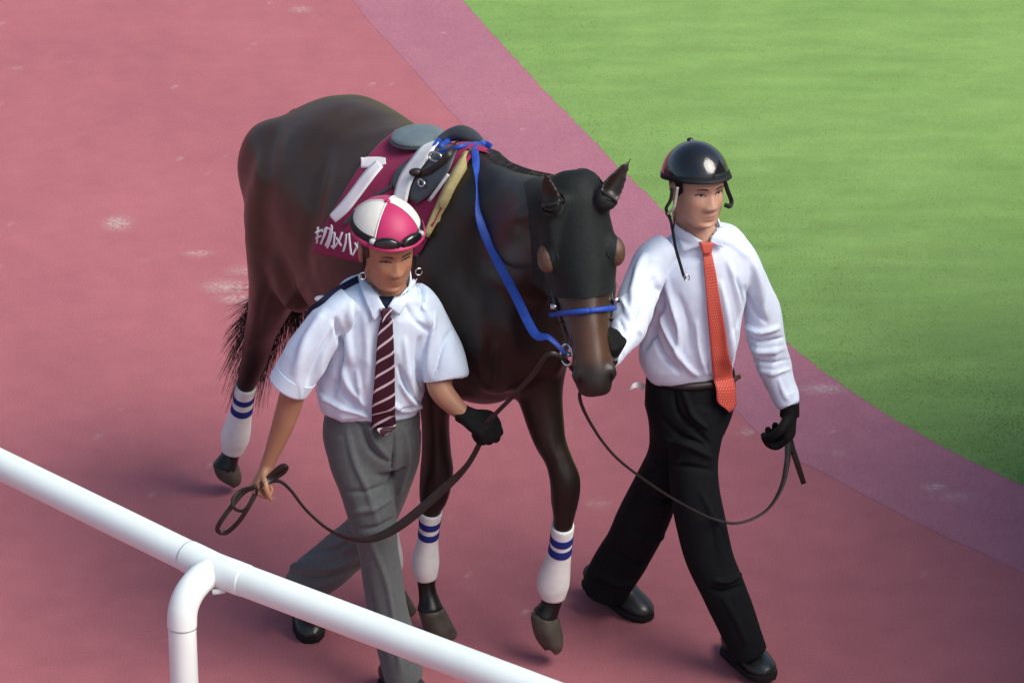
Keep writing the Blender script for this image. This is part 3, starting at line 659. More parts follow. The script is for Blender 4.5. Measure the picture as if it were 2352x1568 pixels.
def stroke(path, hw, off=.004, nu=3, sub=6):
    return sheet(drape(CT, ribbon_grid(path, hw, nu, sub), off), .002)[:2]
V, Fc = join([stroke([(829, 374), (850, 373), (872, 371), (886, 370)], [12, 12, 10, 7], .0026, 5), stroke([(872, 376), (846, 405), (817, 444), (790, 478), (764, 503)], [11, 13, 13, 13, 11], .0031, 5)])
mk('numeral', V, Fc, M['cloth_white'], cl_)
GL = [[[(740, 1050), (734, 1165)], [(722, 1092), (764, 1074)], [(724, 1132), (766, 1112)]], [[(768, 1062), (778, 1085)], [(797, 1055), (782, 1120), (762, 1172)]], [[(806, 1048), (796, 1090), (780, 1130)], [(806, 1062), (832, 1066), (818, 1130), (796, 1184)], [(836, 1034), (842, 1050)]],
      [[(822, 1098), (862, 1090)], [(842, 1046), (836, 1120), (808, 1200)], [(862, 1090), (854, 1188), (838, 1182)]], [[(914, 1086), (890, 1150), (850, 1204)], [(872, 1122), (908, 1184)]], [[(944, 1098), (938, 1160), (920, 1224)], [(962, 1092), (968, 1160), (978, 1246)]],
      [[(1040, 1130), (1018, 1190), (986, 1252)], [(1004, 1160), (1038, 1222)]], [[(1080, 1130), (1070, 1190), (1056, 1256)], [(1098, 1126), (1106, 1190), (1118, 1262)]]]
for gl in GL:
    V, Fc = join([stroke([crop1(*p) for p in st], 2.0, .0024 + .0004 * i, 3, 4) for i, st in enumerate(gl)]); mk('letter', V, Fc, M['cloth_white'], cl_)
# --- saddle
sad = thing('saddle', 'light racing saddle with grey seat, white girth strap and stirrup', 'saddle', tuple(H(-.2, 0, 1.45)))
def padgrid(pts_top, pts_bot, n=10, m=14):
    a = arc(crom(np.array(pts_top, dtype=float), 6), m); b = arc(crom(np.array(pts_bot, dtype=float), 6), m); return np.array([a * (1 - v) + b * v for v in np.linspace(0, 1, n)])
V, Fc, _ = sheet(drape(CT, padgrid([(1068, 352), (1040, 398), (1012, 455), (975, 540)], [(1088, 352), (1074, 392), (1040, 452), (985, 545)], 5, 16), .016), .012); mk('tan_pad', V, Fc, M['pad_tan'], sad)
V, Fc, _ = sheet(drape(CT, padgrid([(985, 330), (955, 360), (915, 390), (898, 425)], [(1052, 345), (1030, 400), (1000, 440), (960, 470)], 10, 14), .010), .005); mk('flap', V, Fc, M['saddle_grey'], sad)
c = hit(952, 330, CT); h = CT.ray_cast(CAM, ray(952, 330).normalized()); n_ = nrm(np.array(h[1]) * (-1 if h[1].dot(ray(952, 330)) > 0 else 1)); fx = nrm(hf - n_ * (hf @ n_)); R3 = np.stack([fx, np.cross(n_, fx), n_], 1)
nn_ = nrm(n_ * .6 + hu * .5); fx = nrm(hf - nn_ * (hf @ nn_)); R3 = np.stack([fx, np.cross(nn_, fx), nn_], 1)
c = c + R3[:, 1] * .015
V, Fc = ellipsoid(c + nn_ * .020, (.092, .078, .020), R3, 32, 16)
seat = mk('seat', V, Fc, M['seat_grey'], sad); V, Fc = torus(c + nn_ * .012, nn_, .078, .005, 36, 8, 1.16, up=fx); mk('seat_welt', V, Fc, M['saddle_grey'], seat)
pom = [over(1010, 322, .1, CT, .03), over(1035, 310, .1, CT, .035), over(1062, 306, .08, CT, .03), over(1090, 318, .05, CT, .03), over(1108, 330, .02, CT, .02)]
V, Fc = tube([(*p, r, r * .7) for p, r in zip(pom, (.012, .02, .024, .02, .010))], n=14, sub=5); mk('pommel', V, Fc, M['saddle_grey'], sad)
V, Fc, _ = sheet(drape(CT, padgrid([(990, 318), (955, 362), (922, 410), (905, 470)], [(1015, 326), (985, 372), (952, 418), (938, 470)], 6, 16), .019), .004); mk('girth_strap', V, Fc, M['girth_white'], sad)
V, Fc = strap([hit(*p, CT, .006) for p in ((903, 427), (872, 445), (838, 470), (810, 496), (789, 517))], .012, .005, sub=4); mk('surcingle', V, Fc, M['saddle_grey'], sad)
V, Fc = strap([over(*p, .1, CT, o_) for p, o_ in (((1060, 322), .03), ((1038, 345), .03), ((1015, 372), .026), ((985, 392), .026), ((968, 396), .026))], .020, .006, sub=5); mk('stirrup_leather', V, Fc, M['leather'], sad)
V, Fc = ellipsoid(over(956, 396, .1, CT, .035), (.022, .014, .013)); mk('stirrup_pad', V, Fc, M['leather'], sad)
for (a, b, o_, r0) in (((1000, 360), (-.5, -.8, .2), .03, .022), ((968, 420), (-.8, -.5, .3), .025, .016)):
    V, Fc = torus(over(*a, .1, CT, o_), b, r0, .0035, 22, 8, .62); mk('stirrup_iron', V, Fc, M['metal'], sad)
V, Fc = strap([over(*p, .1, CT, .024) for p in ((1030, 400), (1012, 425), (985, 462))], .010, .004, sub=4); mk('strap_end', V, Fc, M['grey_plastic'], sad)
V, Fc = cord([over(*p, .1, CT, o_) for p, o_ in (((998, 340), .028), ((1010, 322), .034), ((1024, 314), .036), ((1030, 322), .034), ((1012, 338), .03))], .010, 10); mk('blue_tie', V, Fc, M['blue'], sad)
# --- blue rein over the withers down to the bit
rp = [over(1128, 338, .0, HT, .012), over(1110, 330, .02, HT, .014), over(1092, 345, .0, HT, .012), over(1093, 372, -.02, HT, .012), over(1095, 430, -.12, HT, .010), over(1102, 505, -.28, HT, .012), over(1135, 585, -.36, HT, .014), over(1180, 670, -.46, HT, .02), over(1228, 765, -.58, HT, .03), over(1262, 776, -.62, HT, .03), BRL]
V, Fc = strap(rp, [.018, .020, .022, .022, .018, .024, .026, .027, .026, .018, .012], .004, twist=[0, 0, 0, 0, 86, 20, 0, 0, 0, 30, 0], sub=8)
rn = mk('blue_rein', V, Fc, M['blue'], base=tuple(rp[6])); tagk(rn, 'blue webbing rein running from the withers to the bit', 'rein')
V, Fc = strap([over(*p, .0, HT, .03) for p in ((1004, 352), (1030, 344), (1060, 336), (1090, 330), (1112, 332))], .012, .006, sub=5); mk('rein_fold', V, Fc, M['blue'], rn)

# ================================================================== people
def frame(yaw, pit, roll=0):
    y, p = R(yaw), R(pit); f = np.array((math.sin(y) * math.cos(p), -math.cos(y) * math.cos(p), -math.sin(p)))
    x = nrm(np.cross((0, 0, 1), f)); u = np.cross(f, x); r = R(roll)
    return x * math.cos(r) + u * math.sin(r), f, u * math.cos(r) - x * math.sin(r)
def head_mesh(o, fr, k=1.0, n=72):
    """human head: o at eye level inside the skull, x = person's left, y = face direction, z = up"""
    ex, ef, eu = fr
    Z = np.array([-.118, -.113, -.105, -.095, -.083, -.072, -.060, -.048, -.036, -.022, -.008, .006, .020, .034, .05, .066, .082, .096, .107, .114])
    fz = np.interp; zf = [-.118, -.112, -.100, -.085, -.072, -.055, -.03, 0, .025, .055, .08, .1, .114]
    F_ = [.045, .070, .083, .081, .084, .086, .086, .083, .091, .088, .074, .05, .012]
    zb = [-.118, -.10, -.08, -.05, -.02, .02, .06, .09, .114]; B_ = [.01, -.02, -.045, -.07, -.088, -.098, -.096, -.075, -.02]
    zw = [-.118, -.112, -.102, -.085, -.065, -.045, -.02, .01, .04, .07, .09, .105, .114]; W_ = [.018, .030, .043, .056, .063, .067, .070, .072, .074, .071, .06, .04, .012]
    rings = []
    Zs = np.concatenate([np.linspace(-.118, -.02, 34), np.linspace(-.017, .035, 20), np.linspace(.04, .114, 18)])
    for z in Zs:
        f, b, w = fz(z, zf, F_), fz(z, zb, B_), fz(z, zw, W_); rg = []
        for t in np.linspace(0, 2 * math.pi, n, endpoint=False):
            c, s = math.cos(t), math.sin(t); mid = (f + b) * .42
            y = mid + ((f - mid) * math.copysign(abs(c) ** .82, c) if c > 0 else (mid - b) * c); x = w * math.copysign(abs(s) ** .88, s)
            if c > 0.05:
                d = 0.0
                nw = np.interp(z, [-.05, -.04, -.01, .02], [.017, .016, .0095, .008]); nh = np.interp(z, [-.052, -.046, -.038, -.030, .004, .02], [0, .012, .0190, .0180, .0055, .001])
                d += nh * math.exp(-(x / nw) ** 2)
                for sx in (-1, 1):
                    d += .007 * math.exp(-((x - sx * .0145) / .0075) ** 2 - ((z + .040) / .008) ** 2)          # nostril wing
                    d -= .0085 * math.exp(-((x - sx * .030) / .018) ** 2 - ((z - .004) / .011) ** 2)           # eye socket
                    d += .0045 * math.exp(-((x - sx * .031) / .013) ** 2 - ((z - .000) / .0075) ** 2)          # lid
                    d += .0018 * math.exp(-((x - sx * .03) / .02) ** 2 - ((z - .023) / .008) ** 2)             # brow
                    d += .0035 * math.exp(-((x - sx * .045) / .016) ** 2 - ((z + .025) / .02) ** 2)            # cheekbone
                    d -= .003 * math.exp(-((x - sx * .033) / .012) ** 2 - ((z + .062) / .018) ** 2)
                d += .0042 * math.exp(-(x / .018) ** 2 - ((z + .0668) / .0046) ** 2) + .0046 * math.exp(-(x / .016) ** 2 - ((z + .0778) / .0050) ** 2)   # lips
                d -= .0030 * math.exp(-(x / .021) ** 2 - ((z + .0722) / .0022) ** 2) + .002 * math.exp(-(x / .02) ** 2 - ((z + .088) / .005) ** 2)
                d += .004 * math.exp(-(x / .018) ** 2 - ((z + .101) / .01) ** 2)
                y += d * min(1, (c - .05) / .3)
            rg.append(np.array(o) + k * (ex * x + ef * y + eu * z))
        rings.append(rg)
    pts = [loft(rings)]
    for sx in (-1, 1):
        c = np.array(o) + k * (ex * .072 * sx + ef * -.012 + eu * -.012); R3 = np.stack([nrm(ex * sx * .8 - ef * .5), nrm(ef * .8 + ex * sx * .5), eu], 1)
        pts.append(ellipsoid(c, (.009 * k, .019 * k, .033 * k), R3, 16, 12)); pts.append(ellipsoid(c + eu * .014 * k, (.011 * k, .02 * k, .019 * k), R3, 16, 12))
    return pts
def hand_parts(wrist, d, pn, thumb, k=1.0, curl=(70, 85, 50), spread=1.0, grow=0.0, fan=None):
    """palm with four fingers and a thumb; d = along the hand, pn = palm normal (fingers curl to it), thumb = side the thumb sits on"""
    w, d = np.array(wrist), nrm(d); pn = nrm(np.array(pn) - d * (np.array(pn) @ d)); s = np.cross(d, pn); s = s if s @ np.array(thumb) > 0 else -s
    out = []; g = grow
    out.append(tube([(*(w - d * .03 * k), .026 * k + g, .020 * k + g), (*(w + d * .005 * k), .029 * k + g, .019 * k + g), (*(w + d * .04 * k), .039 * k + g, .0165 * k + g), (*(w + d * .085 * k), .043 * k + g, .0145 * k + g), (*(w + d * .094 * k), .036 * k + g, .010 * k + g)], n=20, sub=3, ref=pn, exp=2.6))
    L = ((.045, .028, .022), (.050, .032, .024), (.046, .030, .023), (.036, .022, .020)); X = (.031, .0105, -.0105, -.030)
    for i in range(4):
        p = w + d * (.086 - .005 * abs(i - 1)) * k + s * X[i] * k * spread; a = 8.0; pts = [(p - d * .02 * k, .0095)]
        pts.append((p, .0098))
        for j in range(3):
            a += curl[j] + (i - 1.5) * 3; v = d * math.cos(R(a)) + pn * math.sin(R(a)) + s * X[i] * (.6 if fan is None else fan); p = p + nrm(v) * L[i][j] * k; pts.append((p, (.0092, .0085, .0068)[j]))
        A = [(*q_, r * k + g, r * k + g) for q_, r in pts]
        out.append(tube(A, n=12, sub=4, ref=s)); out.append(ellipsoid(A[-1][:3], (A[-1][3] * 1.02,) * 3, None, 12, 8))
    p0 = w + d * .022 * k + s * .024 * k; p1 = p0 + nrm(d * .6 + s * .7 + pn * .35) * .040 * k; p2 = p1 + nrm(d * .75 + s * .1 + pn * .75) * .032 * k; p3 = p2 + nrm(d * .55 - s * .35 + pn * .8) * .026 * k
    A = [(*q_, r * k + g, r * k + g) for q_, r in ((p0, .014), (p1, .0125), (p2, .0105), (p3, .008))]; out.append(tube(A, n=12, sub=4, ref=pn)); out.append(ellipsoid(p3, (.0082 * k + g,) * 3, None, 12, 8))
    return out
def shoe(heel, toe, lift, parent, k=1.0, wid=.047):
    """leather shoe along heel->toe ground points; lift = heel raised (m)"""
    h, t = np.array(heel, dtype=float), np.array(toe, dtype=float); h = h + hu * lift; ax = nrm(t - h); L = .275 * k; sd_ = nrm(np.cross(hu, ax)); up = np.cross(ax, sd_)
    if up[2] < 0: up = -up
    h = t - ax * L
    S_ = [(0, .022, .016, .058), (.03, .032, .0, .068), (.09, .036, .0, .086), (.15, .041, .0, .090), (.19, .047, .0, .064), (.225, .046, .0, .050), (.255, .036, .002, .038), (.272, .018, .006, .026)]
    rings = []
    for s, w, z0, z1 in crom(np.array(S_), 4):
        rg = []
        for a in np.linspace(0, 2 * math.pi, 24, endpoint=False):
            c, q_ = math.cos(a), math.sin(a); zz = (z0 + z1) / 2 + (z1 - z0) / 2 * math.copysign(abs(q_) ** .7, q_); ww = w * math.copysign(abs(c) ** .8, c) * (1 if q_ < 0 else 1 - .35 * q_ * (1 if s > .1 else .55))
            rg.append(h + ax * s * k + sd_ * ww * k + up * (zz + .012) * k)
        rings.append(rg)
    V, Fc = loft(rings); so = mk('shoe', V, Fc, M['shoe'], parent); rings = []
    for z, g_ in ((0, .96), (.004, 1.0), (.018, 1.0), (.02, .97)):
        rg = []
        for s, w in [(.0, .02), (.02, .034), (.09, .039), (.16, .044), (.205, .049), (.245, .041), (.27, .022), (.276, .0)]: rg.append(h + ax * s * k + sd_ * (w + .003) * g_ * k + up * z * k)
        for s, w in [(.27, .022), (.245, .041), (.205, .049), (.16, .044), (.09, .039), (.02, .034), (.0, .02)]: rg.append(h + ax * s * k - sd_ * (w + .003) * g_ * k + up * z * k)
        rings.append(rg)
    V, Fc = loft(rings); mk('sole', V, Fc, M['sole'], so)
    arch = h + ax * .13 * k
    for i in range(4):
        c = h + ax * (.125 + .017 * i) * k + up * (.098 - .010 * i) * k
        V, Fc = tube([(*(c - sd_ * .02), .0022, .0022), (*(c + up * .004), .0022, .0022), (*(c + sd_ * .02), .0022, .0022)], n=6, sub=2, ref=ax); mk('lace', V, Fc, M['sole'], so)
def tie_mat(name, base, stripe, kind):
    m = mat(name, base, .55, .35, .08, 80, .2, 600); nt = m.node_tree; L = nt.links.new; b = nt.nodes['Principled BSDF']; uv = nt.nodes.new('ShaderNodeUVMap'); sp = nt.nodes.new('ShaderNodeSeparateXYZ'); L(uv.outputs[0], sp.inputs[0])
    def mth(op, a, b_): n = nt.nodes.new('ShaderNodeMath'); n.operation = op; [L(v, n.inputs[i]) if hasattr(v, 'links') else setattr(n.inputs[i], 'default_value', v) for i, v in enumerate((a, b_))]; return n.outputs[0]
    if kind == 'stripe':
        v = mth('ADD', mth('MULTIPLY', sp.outputs[1], 9.3), mth('MULTIPLY', sp.outputs[0], 1.0)); fr_ = mth('FRACT', v, 0); fac = mth('LESS_THAN', fr_, .19)
    else:
        u = mth('MULTIPLY', sp.outputs[0], 9.0); v = mth('MULTIPLY', sp.outputs[1], 64.0); row = mth('FLOOR', v, 0); u2 = mth('ADD', u, mth('MULTIPLY', mth('MODULO', row, 2.0), .5))
        a_ = mth('LESS_THAN', mth('ABSOLUTE', mth('SUBTRACT', mth('FRACT', u2, 0), .5), 0), .17); c_ = mth('LESS_THAN', mth('ABSOLUTE', mth('SUBTRACT', mth('FRACT', v, 0), .5), 0), .26); fac = mth('MULTIPLY', a_, c_)
    mx = nt.nodes.new('ShaderNodeMix'); mx.data_type = 'RGBA'; L(fac, mx.inputs[0]); mx.inputs[6].default_value = (*base, 1); mx.inputs[7].default_value = (*stripe, 1); L(mx.outputs[2], b.inputs['Base Color']); return m
M['tie_a'] = tie_mat('striped_tie', (.040, .006, .016), (.55, .46, .50), 'stripe'); M['tie_b'] = tie_mat('coral_tie', (.50, .062, .042), (.66, .24, .17), 'dot')
def fullpx(p, tree, off): return np.array([hit(*q_, tree, off) for q_ in p])
def face_parts(pid, parent, o, fr, k, tree, gaze, hairm):
    """brows, lids and eyes laid on the face surface from the front"""
    ex, ef, eu = fr; o = np.array(o)
    def on(x, z, off):
        st = o + k * (ex * x + eu * z + ef * .3); h = tree.ray_cast(Vector(st), Vector(-ef)); return np.array(h[0]) + ef * off if h[0] is not None else o + k * (ex * x + eu * z + ef * .08)
    for sx in (-1, 1):
        g_ = np.array([[on(sx * x, z0 + dz * w_, .0015) for w_ in (-1, 0, 1)] for x, z0, dz in ((.014, .0195, .0016), (.022, .0225, .0021), (.032, .0240, .0020), (.041, .0220, .0014), (.046, .019, .0006))]); V, Fc, _ = sheet(g_, .002); mk('eyebrow', V, Fc, hairm, parent)
        g_ = np.array([[on(sx * x, z0 + w_ * dz, .0004 + (.0008 if 0 < i < 5 else 0)) for w_ in (-1, -.4, .4, 1)] for i, (x, z0, dz) in enumerate(((.0165, -.0015, .0004), (.021, .0002, .0024 * gaze), (.027, .001, .0038 * gaze), (.033, .0012, .0040 * gaze), (.039, .0010, .0028 * gaze), (.0445, .0002, .0004)))]); V, Fc, _ = sheet(g_, .002); e = mk('eye', V, Fc, M['eye_white'], parent)
        g_ = np.array([[on(sx * x, z0 + w_ * dz, .0016) for w_ in (-1, -.4, .4, 1)] for x, z0, dz in ((.0255, .0008, .0022 * gaze), (.028, .001, .0036 * gaze), (.0315, .001, .0038 * gaze), (.034, .001, .0024 * gaze))]); V, Fc, _ = sheet(g_, .002); mk('iris', V, Fc, M['eye'], e)
        g_ = np.array([[on(sx * x, z0 + w_ * .0013, .0018) for w_ in (-1, 1)] for x, z0 in ((.0155, -.001), (.021, .0026 * gaze + .0006), (.027, .0044 * gaze + .0008), (.034, .0046 * gaze + .0008), (.040, .0034 * gaze + .0006), (.0465, .0002))]); V, Fc, _ = sheet(g_, .0015); mk('lash_line', V, Fc, hairm, parent)
M['eye_white'] = mat('eye_white', (.45, .40, .36), .3, .5, .05, 30)
def skin_cols(V, o, fr, k, tone, lip):
    ex, ef, eu = fr; D = (V - np.array(o)) / k; x, y, z = D @ ex, D @ ef, D @ eu; c = np.tile(np.array(tone), (len(V), 1))
    m_ = .6 * np.exp(-(x / .018) ** 4 - ((z + .0722) / .0065) ** 4) * (y > .05); c = c * (1 - m_[:, None]) + np.array(lip) * m_[:, None]
    m_ = .35 * np.exp(-((np.abs(x) - .042) / .02) ** 2 - ((z + .03) / .02) ** 2) * (y > .03); c = c * (1 - m_[:, None]) + np.array(tone) * np.array((1.12, .86, .80)) * m_[:, None]
    for sx in (-1, 1):
        m_ = np.exp(-((x - sx * .009) / .004) ** 2 - ((z + .049) / .0035) ** 2) * (y > .06); c = c * (1 - .75 * m_[:, None])
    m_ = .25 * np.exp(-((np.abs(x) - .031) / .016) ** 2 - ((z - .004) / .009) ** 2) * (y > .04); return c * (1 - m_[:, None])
def patch(tree, a, b, c, d, nu, nv, off, thick): return sheet(drape(tree, quad_grid(a, b, c, d, nu, nv), off), thick)

# ------------------------------------------------------------------ groom at the left
ga = thing('person', 'handler in short sleeved pale shirt, striped tie and pink and white cap', 'person', tuple(G(815, 1530)))
oA = np.array(P(888, 567, -.40)); fA = frame(22, 9, 0); kA = 1.0
torso = [(894, 660, -.385, 58, .060), (892, 670, -.38, 72, .070), (886, 690, -.37, 112, .088), (876, 735, -.355, 118, .110), (868, 790, -.345, 114, .118), (860, 845, -.335, 116, .120), (852, 885, -.325, 122, .118), (857, 910, -.32, 119, .114), (861, 930, -.32, 106, .102), (862, 945, -.32, 92, .088), (862, 968, -.32, 84, .08)]
slR = [(805, 690, -.40, 36, .07), (770, 720, -.42, 41, .074), (728, 782, -.43, 49, .076), (695, 835, -.43, 51, .074), (663, 886, -.43, 48, .068)]
slL = [(950, 688, -.34, 38, .07), (981, 712, -.33, 37, .074), (1000, 770, -.345, 45, .076), (1016, 826, -.37, 51, .074), (1024, 868, -.39, 50, .066)]
shA, shF = remesh([px_tube(torso, n=36, sub=5, exp=2.3), px_tube(slR, n=28, sub=5, cup=(.007, .07)), px_tube(slL, n=28, sub=5, cup=(.007, .07))], .0048, 5)
FA = [([(770, 735), (785, 790), (778, 860), (765, 905)], 9, -.012), ([(805, 700), (800, 760), (808, 830)], 10, .007), ([(742, 720), (705, 780), (680, 850)], 14, .007), ([(765, 760), (735, 820), (708, 880)], 9, -.006), ([(785, 830), (800, 880), (840, 930)], 8, .006), ([(770, 880), (800, 915), (850, 950)], 7, -.006),
      ([(820, 850), (828, 900), (838, 945)], 6, .005), ([(955, 690), (975, 715), (988, 750)], 8, .007), ([(930, 700), (958, 740), (985, 760)], 7, -.006), ([(965, 780), (960, 840), (968, 890)], 8, -.009), ([(1000, 720), (990, 790), (985, 860)], 9, .006), ([(1035, 760), (1015, 800), (1000, 860)], 7, -.004),
      ([(930, 780), (935, 850), (950, 920)], 8, .006), ([(915, 840), (935, 890), (965, 930)], 6, -.006), ([(920, 880), (940, 915), (968, 935)], 5, .006), ([(840, 720), (845, 800), (842, 880)], 12, .004), ([(735, 905), (775, 930), (840, 955)], 6, .006), ([(830, 945), (880, 955), (930, 945)], 7, -.004), ([(900, 925), (930, 940), (972, 925)], 6, .006)]
shA = folds(shA, shF, FA); shA = wrinkle(shA, shF, .0035, 9.0, (1, 1, .5), 1.7); shA = creases(shA, shF, .008, 13.0, seed=2.2); shA = lap(shA, shF, 1, .4)
sA = mk('shirt', shA, shF, M['shirt_a'], ga); TA = bvh(shA, shF)
for sl in (slR, slL):
    a_, b_ = np.array(sl[-1], dtype=float), np.array(sl[-2], dtype=float); V, Fc = px_tube([tuple(b_ * (1 - t) + a_ * t + np.array((0, 0, 0, 1.6, .0022))) for t in (.42, .5, .75, 1.0)], n=32, sub=3, cup=(.004, .03)); mk('sleeve_hem', V, Fc, M['shirt_a'], sA)
trA = [[(862, 926, -.32, 101, .098), (859, 948, -.32, 107, .11), (852, 1000, -.32, 110, .12), (850, 1045, -.32, 96, .115)],
       [(818, 990, -.33, 68, .10), (822, 1050, -.35, 66, .095), (838, 1115, -.37, 60, .09), (858, 1195, -.385, 54, .085), (870, 1272, -.385, 45, .075), (889, 1392, -.39, 46, .07), (910, 1480, -.40, 46, .068), (928, 1556, -.405, 44, .066)],
       [(915, 990, -.29, 52, .10), (920, 1050, -.28, 42, .09), (902, 1110, -.25, 42, .085), (872, 1170, -.20, 46, .08), (830, 1230, -.14, 50, .078), (770, 1285, -.08, 53, .075), (712, 1332, -.03, 52, .07), (690, 1368, -.02, 46, .066)]]
tV_, tF_ = remesh([px_tube(trA[0], n=36, sub=5), px_tube(trA[1], n=28, sub=5, cup=(.006, .06)), px_tube(trA[2], n=28, sub=5, cup=(.006, .06))], .0055, 8)
FT = [([(828, 975), (850, 1030), (890, 1060)], 6, -.007), ([(800, 990), (815, 1060), (845, 1130), (866, 1200)], 8, .005), ([(845, 965), (860, 1010), (892, 1050)], 5, .006), ([(905, 1000), (900, 1080), (880, 1150)], 5, -.008), ([(930, 985), (935, 1060), (915, 1130)], 8, .006), ([(800, 1130), (850, 1125), (890, 1110)], 7, -.005), ([(815, 1175), (860, 1165), (900, 1140)], 8, .006), ([(825, 1215), (865, 1210), (905, 1190)], 7, -.005), ([(850, 1240), (885, 1330), (905, 1440), (920, 1540)], 7, .005), ([(838, 1290), (858, 1400), (890, 1540)], 6, -.003),
      ([(700, 1290), (760, 1300), (820, 1280)], 8, .008), ([(690, 1325), (750, 1330), (825, 1300)], 8, -.007), ([(720, 1262), (770, 1260), (815, 1235)], 7, -.005), ([(672, 1308), (690, 1300), (715, 1310)], 9, .010)]
tV_ = folds(tV_, tF_, FT); tV_ = wrinkle(tV_, tF_, .003, 8.0, (1, 1, .6), 5.1); tV_ = creases(tV_, tF_, .004, 9.0, seed=6.2); tV_ = lap(tV_, tF_, 1, .4)
trO = mk('trousers', tV_, tF_, M['trouser_grey'], ga); TTA = bvh(tV_, tF_)
# body: head, neck, arms, hands and a slimmer trunk under the clothes
def body_under(torso_, legs_, extra, o, fr, k, tone, lip, parent, skin):
    pts = head_mesh(o, fr, k) + extra
    pts.append(px_tube([(a, b + 14, c, d * .78, (e if e < .28 else e) * .80) for a, b, c, d, e in torso_[1:]], n=24, sub=4))
    for Lg in legs_: pts.append(px_tube([(a, b - (20 if i == len(Lg) - 1 else 0), c, d * .70, e * .72) for i, (a, b, c, d, e) in enumerate(Lg)], n=18, sub=4))
    V, Fq = remesh(pts, .0032, 3); C = skin_cols(V, o, fr, k, tone, lip)
    mk('body', V, Fq, skin, parent, col=C); return V, Fq
ex, ef, eu = fA
neckA = tube([(*(oA + eu * -.075 + ef * -.02), .052, .055), (*(oA + eu * -.125 + ef * -.03), .050, .053), (*P(896, 668, -.375), .056, .056), (*P(894, 700, -.36), .062, .06)], n=22, sub=4)
armR = px_tube([(775, 735, -.42, 26, 1.0), (725, 792, -.43, 29, 1.0), (690, 850, -.43, 31, 1.0), (672, 905, -.42, 30, 1.0), (655, 960, -.415, 27, 1.0), (637, 1010, -.41, 22, 1.0), (620, 1052, -.41, 17, 1.0), (612, 1074, -.41, 17, .9)], n=20, sub=4)
hRd = np.array(P(588, 1115, -.43)) - np.array(P(612, 1074, -.41))
hRw = np.array(P(612, 1074, -.41)); handR = hand_parts(hRw, hRd, np.array((.75, .1, -.25)), np.array((.2, -1, .1)), .86, (84, 92, 62))
armL = px_tube([(978, 722, -.33, 24, 1.0), (1000, 780, -.35, 29, 1.0), (1008, 850, -.385, 32, 1.0), (1012, 893, -.42, 29, 1.0), (1040, 928, -.45, 24, 1.0), (1066, 950, -.475, 18, 1.0), (1076, 958, -.48, 17, 1.0)], n=20, sub=4)
hLw = np.array(P(1074, 956, -.48)); hLd = np.array(P(1115, 978, -.52)) - hLw; gl_args = (hLd, np.array((.1, .35, -1)), np.array((.55, -.6, .6)), .92, (62, 85, 60))
handL = hand_parts(hLw, *gl_args)
bV_, bF_ = body_under(torso, trA[1:], [neckA, armR, armL] + handR + handL, oA, fA, kA, (.35, .175, .105), (.28, .11, .08), ga, M['skin_a'])
BA = bvh(bV_, bF_); face_parts('a', ga, oA, fA, kA, BA, .35, M['hair_black'])
V, Fq = remesh(hand_parts(hLw - nrm(hLd) * .0, *gl_args, grow=.0042) + [tube([(*(hLw - nrm(hLd) * .025), .027, .025), (*(hLw + nrm(hLd) * .02), .031, .024)], n=18, sub=3)], .0035, 3); mk('glove', V, Fq, M['glove'], ga)
# collar, tie, placket and buttons
UA = BVHTree.FromPolygons([tuple(v) for v in np.concatenate([shA, bV_])], [tuple(f) for f in shF] + [tuple(i + len(shA) for i in f) for f in bF_])
def collar_ring(o_px, r, rd, h, tilt, parent, m):
    rings = []
    c0 = np.array(P(*o_px)); 
    for i, (dz, g_) in enumerate(((0, 1.06), (h * .5, 1.0), (h, .96), (h, .90), (h * .4, .93), (0, .97))):
        rg = []
        for a in np.linspace(0, 2 * math.pi, 32, endpoint=False):
            x, y = math.sin(a) * r * g_, -math.cos(a) * rd * g_; rg.append(c0 + np.array((x, y, dz + y * tilt)))
        rings.append(rg)
    V, Fc = loft(rings, cap=False); mk('collar_stand', V, Fc, m, parent)
collar_ring((893, 668, -.375), .068, .066, .045, .95, sA, M['shirt_a'])
g_ = drape(UA, np.array([np.linspace((822 + 36 * t, 640 + 96 * t), (848 + 36 * t, 655 + 50 * t), 7) for t in np.linspace(0, 1, 12)]), .016); V, Fc, _ = sheet(g_, .004); mk('collar_leaf', V, Fc, M['shirt_a'], sA)
g_ = drape(UA, np.array([np.linspace((958 - 42 * t, 640 + 84 * t), (938 - 48 * t, 655 + 48 * t), 7) for t in np.linspace(0, 1, 12)]), .016); V, Fc, _ = sheet(g_, .004); mk('collar_leaf', V, Fc, M['shirt_a'], sA)
V, Fc, _ = sheet(drape(TA, ribbon_grid([(889, 735), (884, 800), (878, 870), (872, 950)], [11, 11, 11, 11], 3, 6), .004), .002); mk('placket', V, Fc, M['shirt_a'], sA)
tg = drape(TA, ribbon_grid([(889, 728), (886, 760), (884, 830), (882, 900), (880, 960), (881, 975)], [15, 20, 25, 28, 31, 31], 7, 7), .016)
tp = drape(TTA, np.array([np.linspace((850 + 30 * t, 975 + 23 * t), (912 - 32 * t, 975 + 23 * t), 7) for t in np.linspace(.15, .97, 6)]), .03)
tg = np.concatenate([tg, tp]); ln_ = np.r_[0, np.cumsum(np.linalg.norm(np.diff(tg[:, 3], axis=0), axis=1))]
tg = lap(tg.reshape(-1, 3), (lambda q_: np.stack([q_[:-1, :-1], q_[:-1, 1:], q_[1:, 1:], q_[1:, :-1]], 2).reshape(-1, 4))(np.arange(tg.shape[0] * 7).reshape(-1, 7)), 4, .4, np.r_[[0] * 7, [1] * (7 * (tg.shape[0] - 2)), [0] * 7].astype(float)).reshape(tg.shape)
V, Fc, uv = sheet(tg, .004); uv[:, 1] = np.tile(np.repeat(ln_ / ln_[-1], 7), 2); V_ = V; tie = mk('necktie', V, Fc, M['tie_a'], ga, uv=uv)
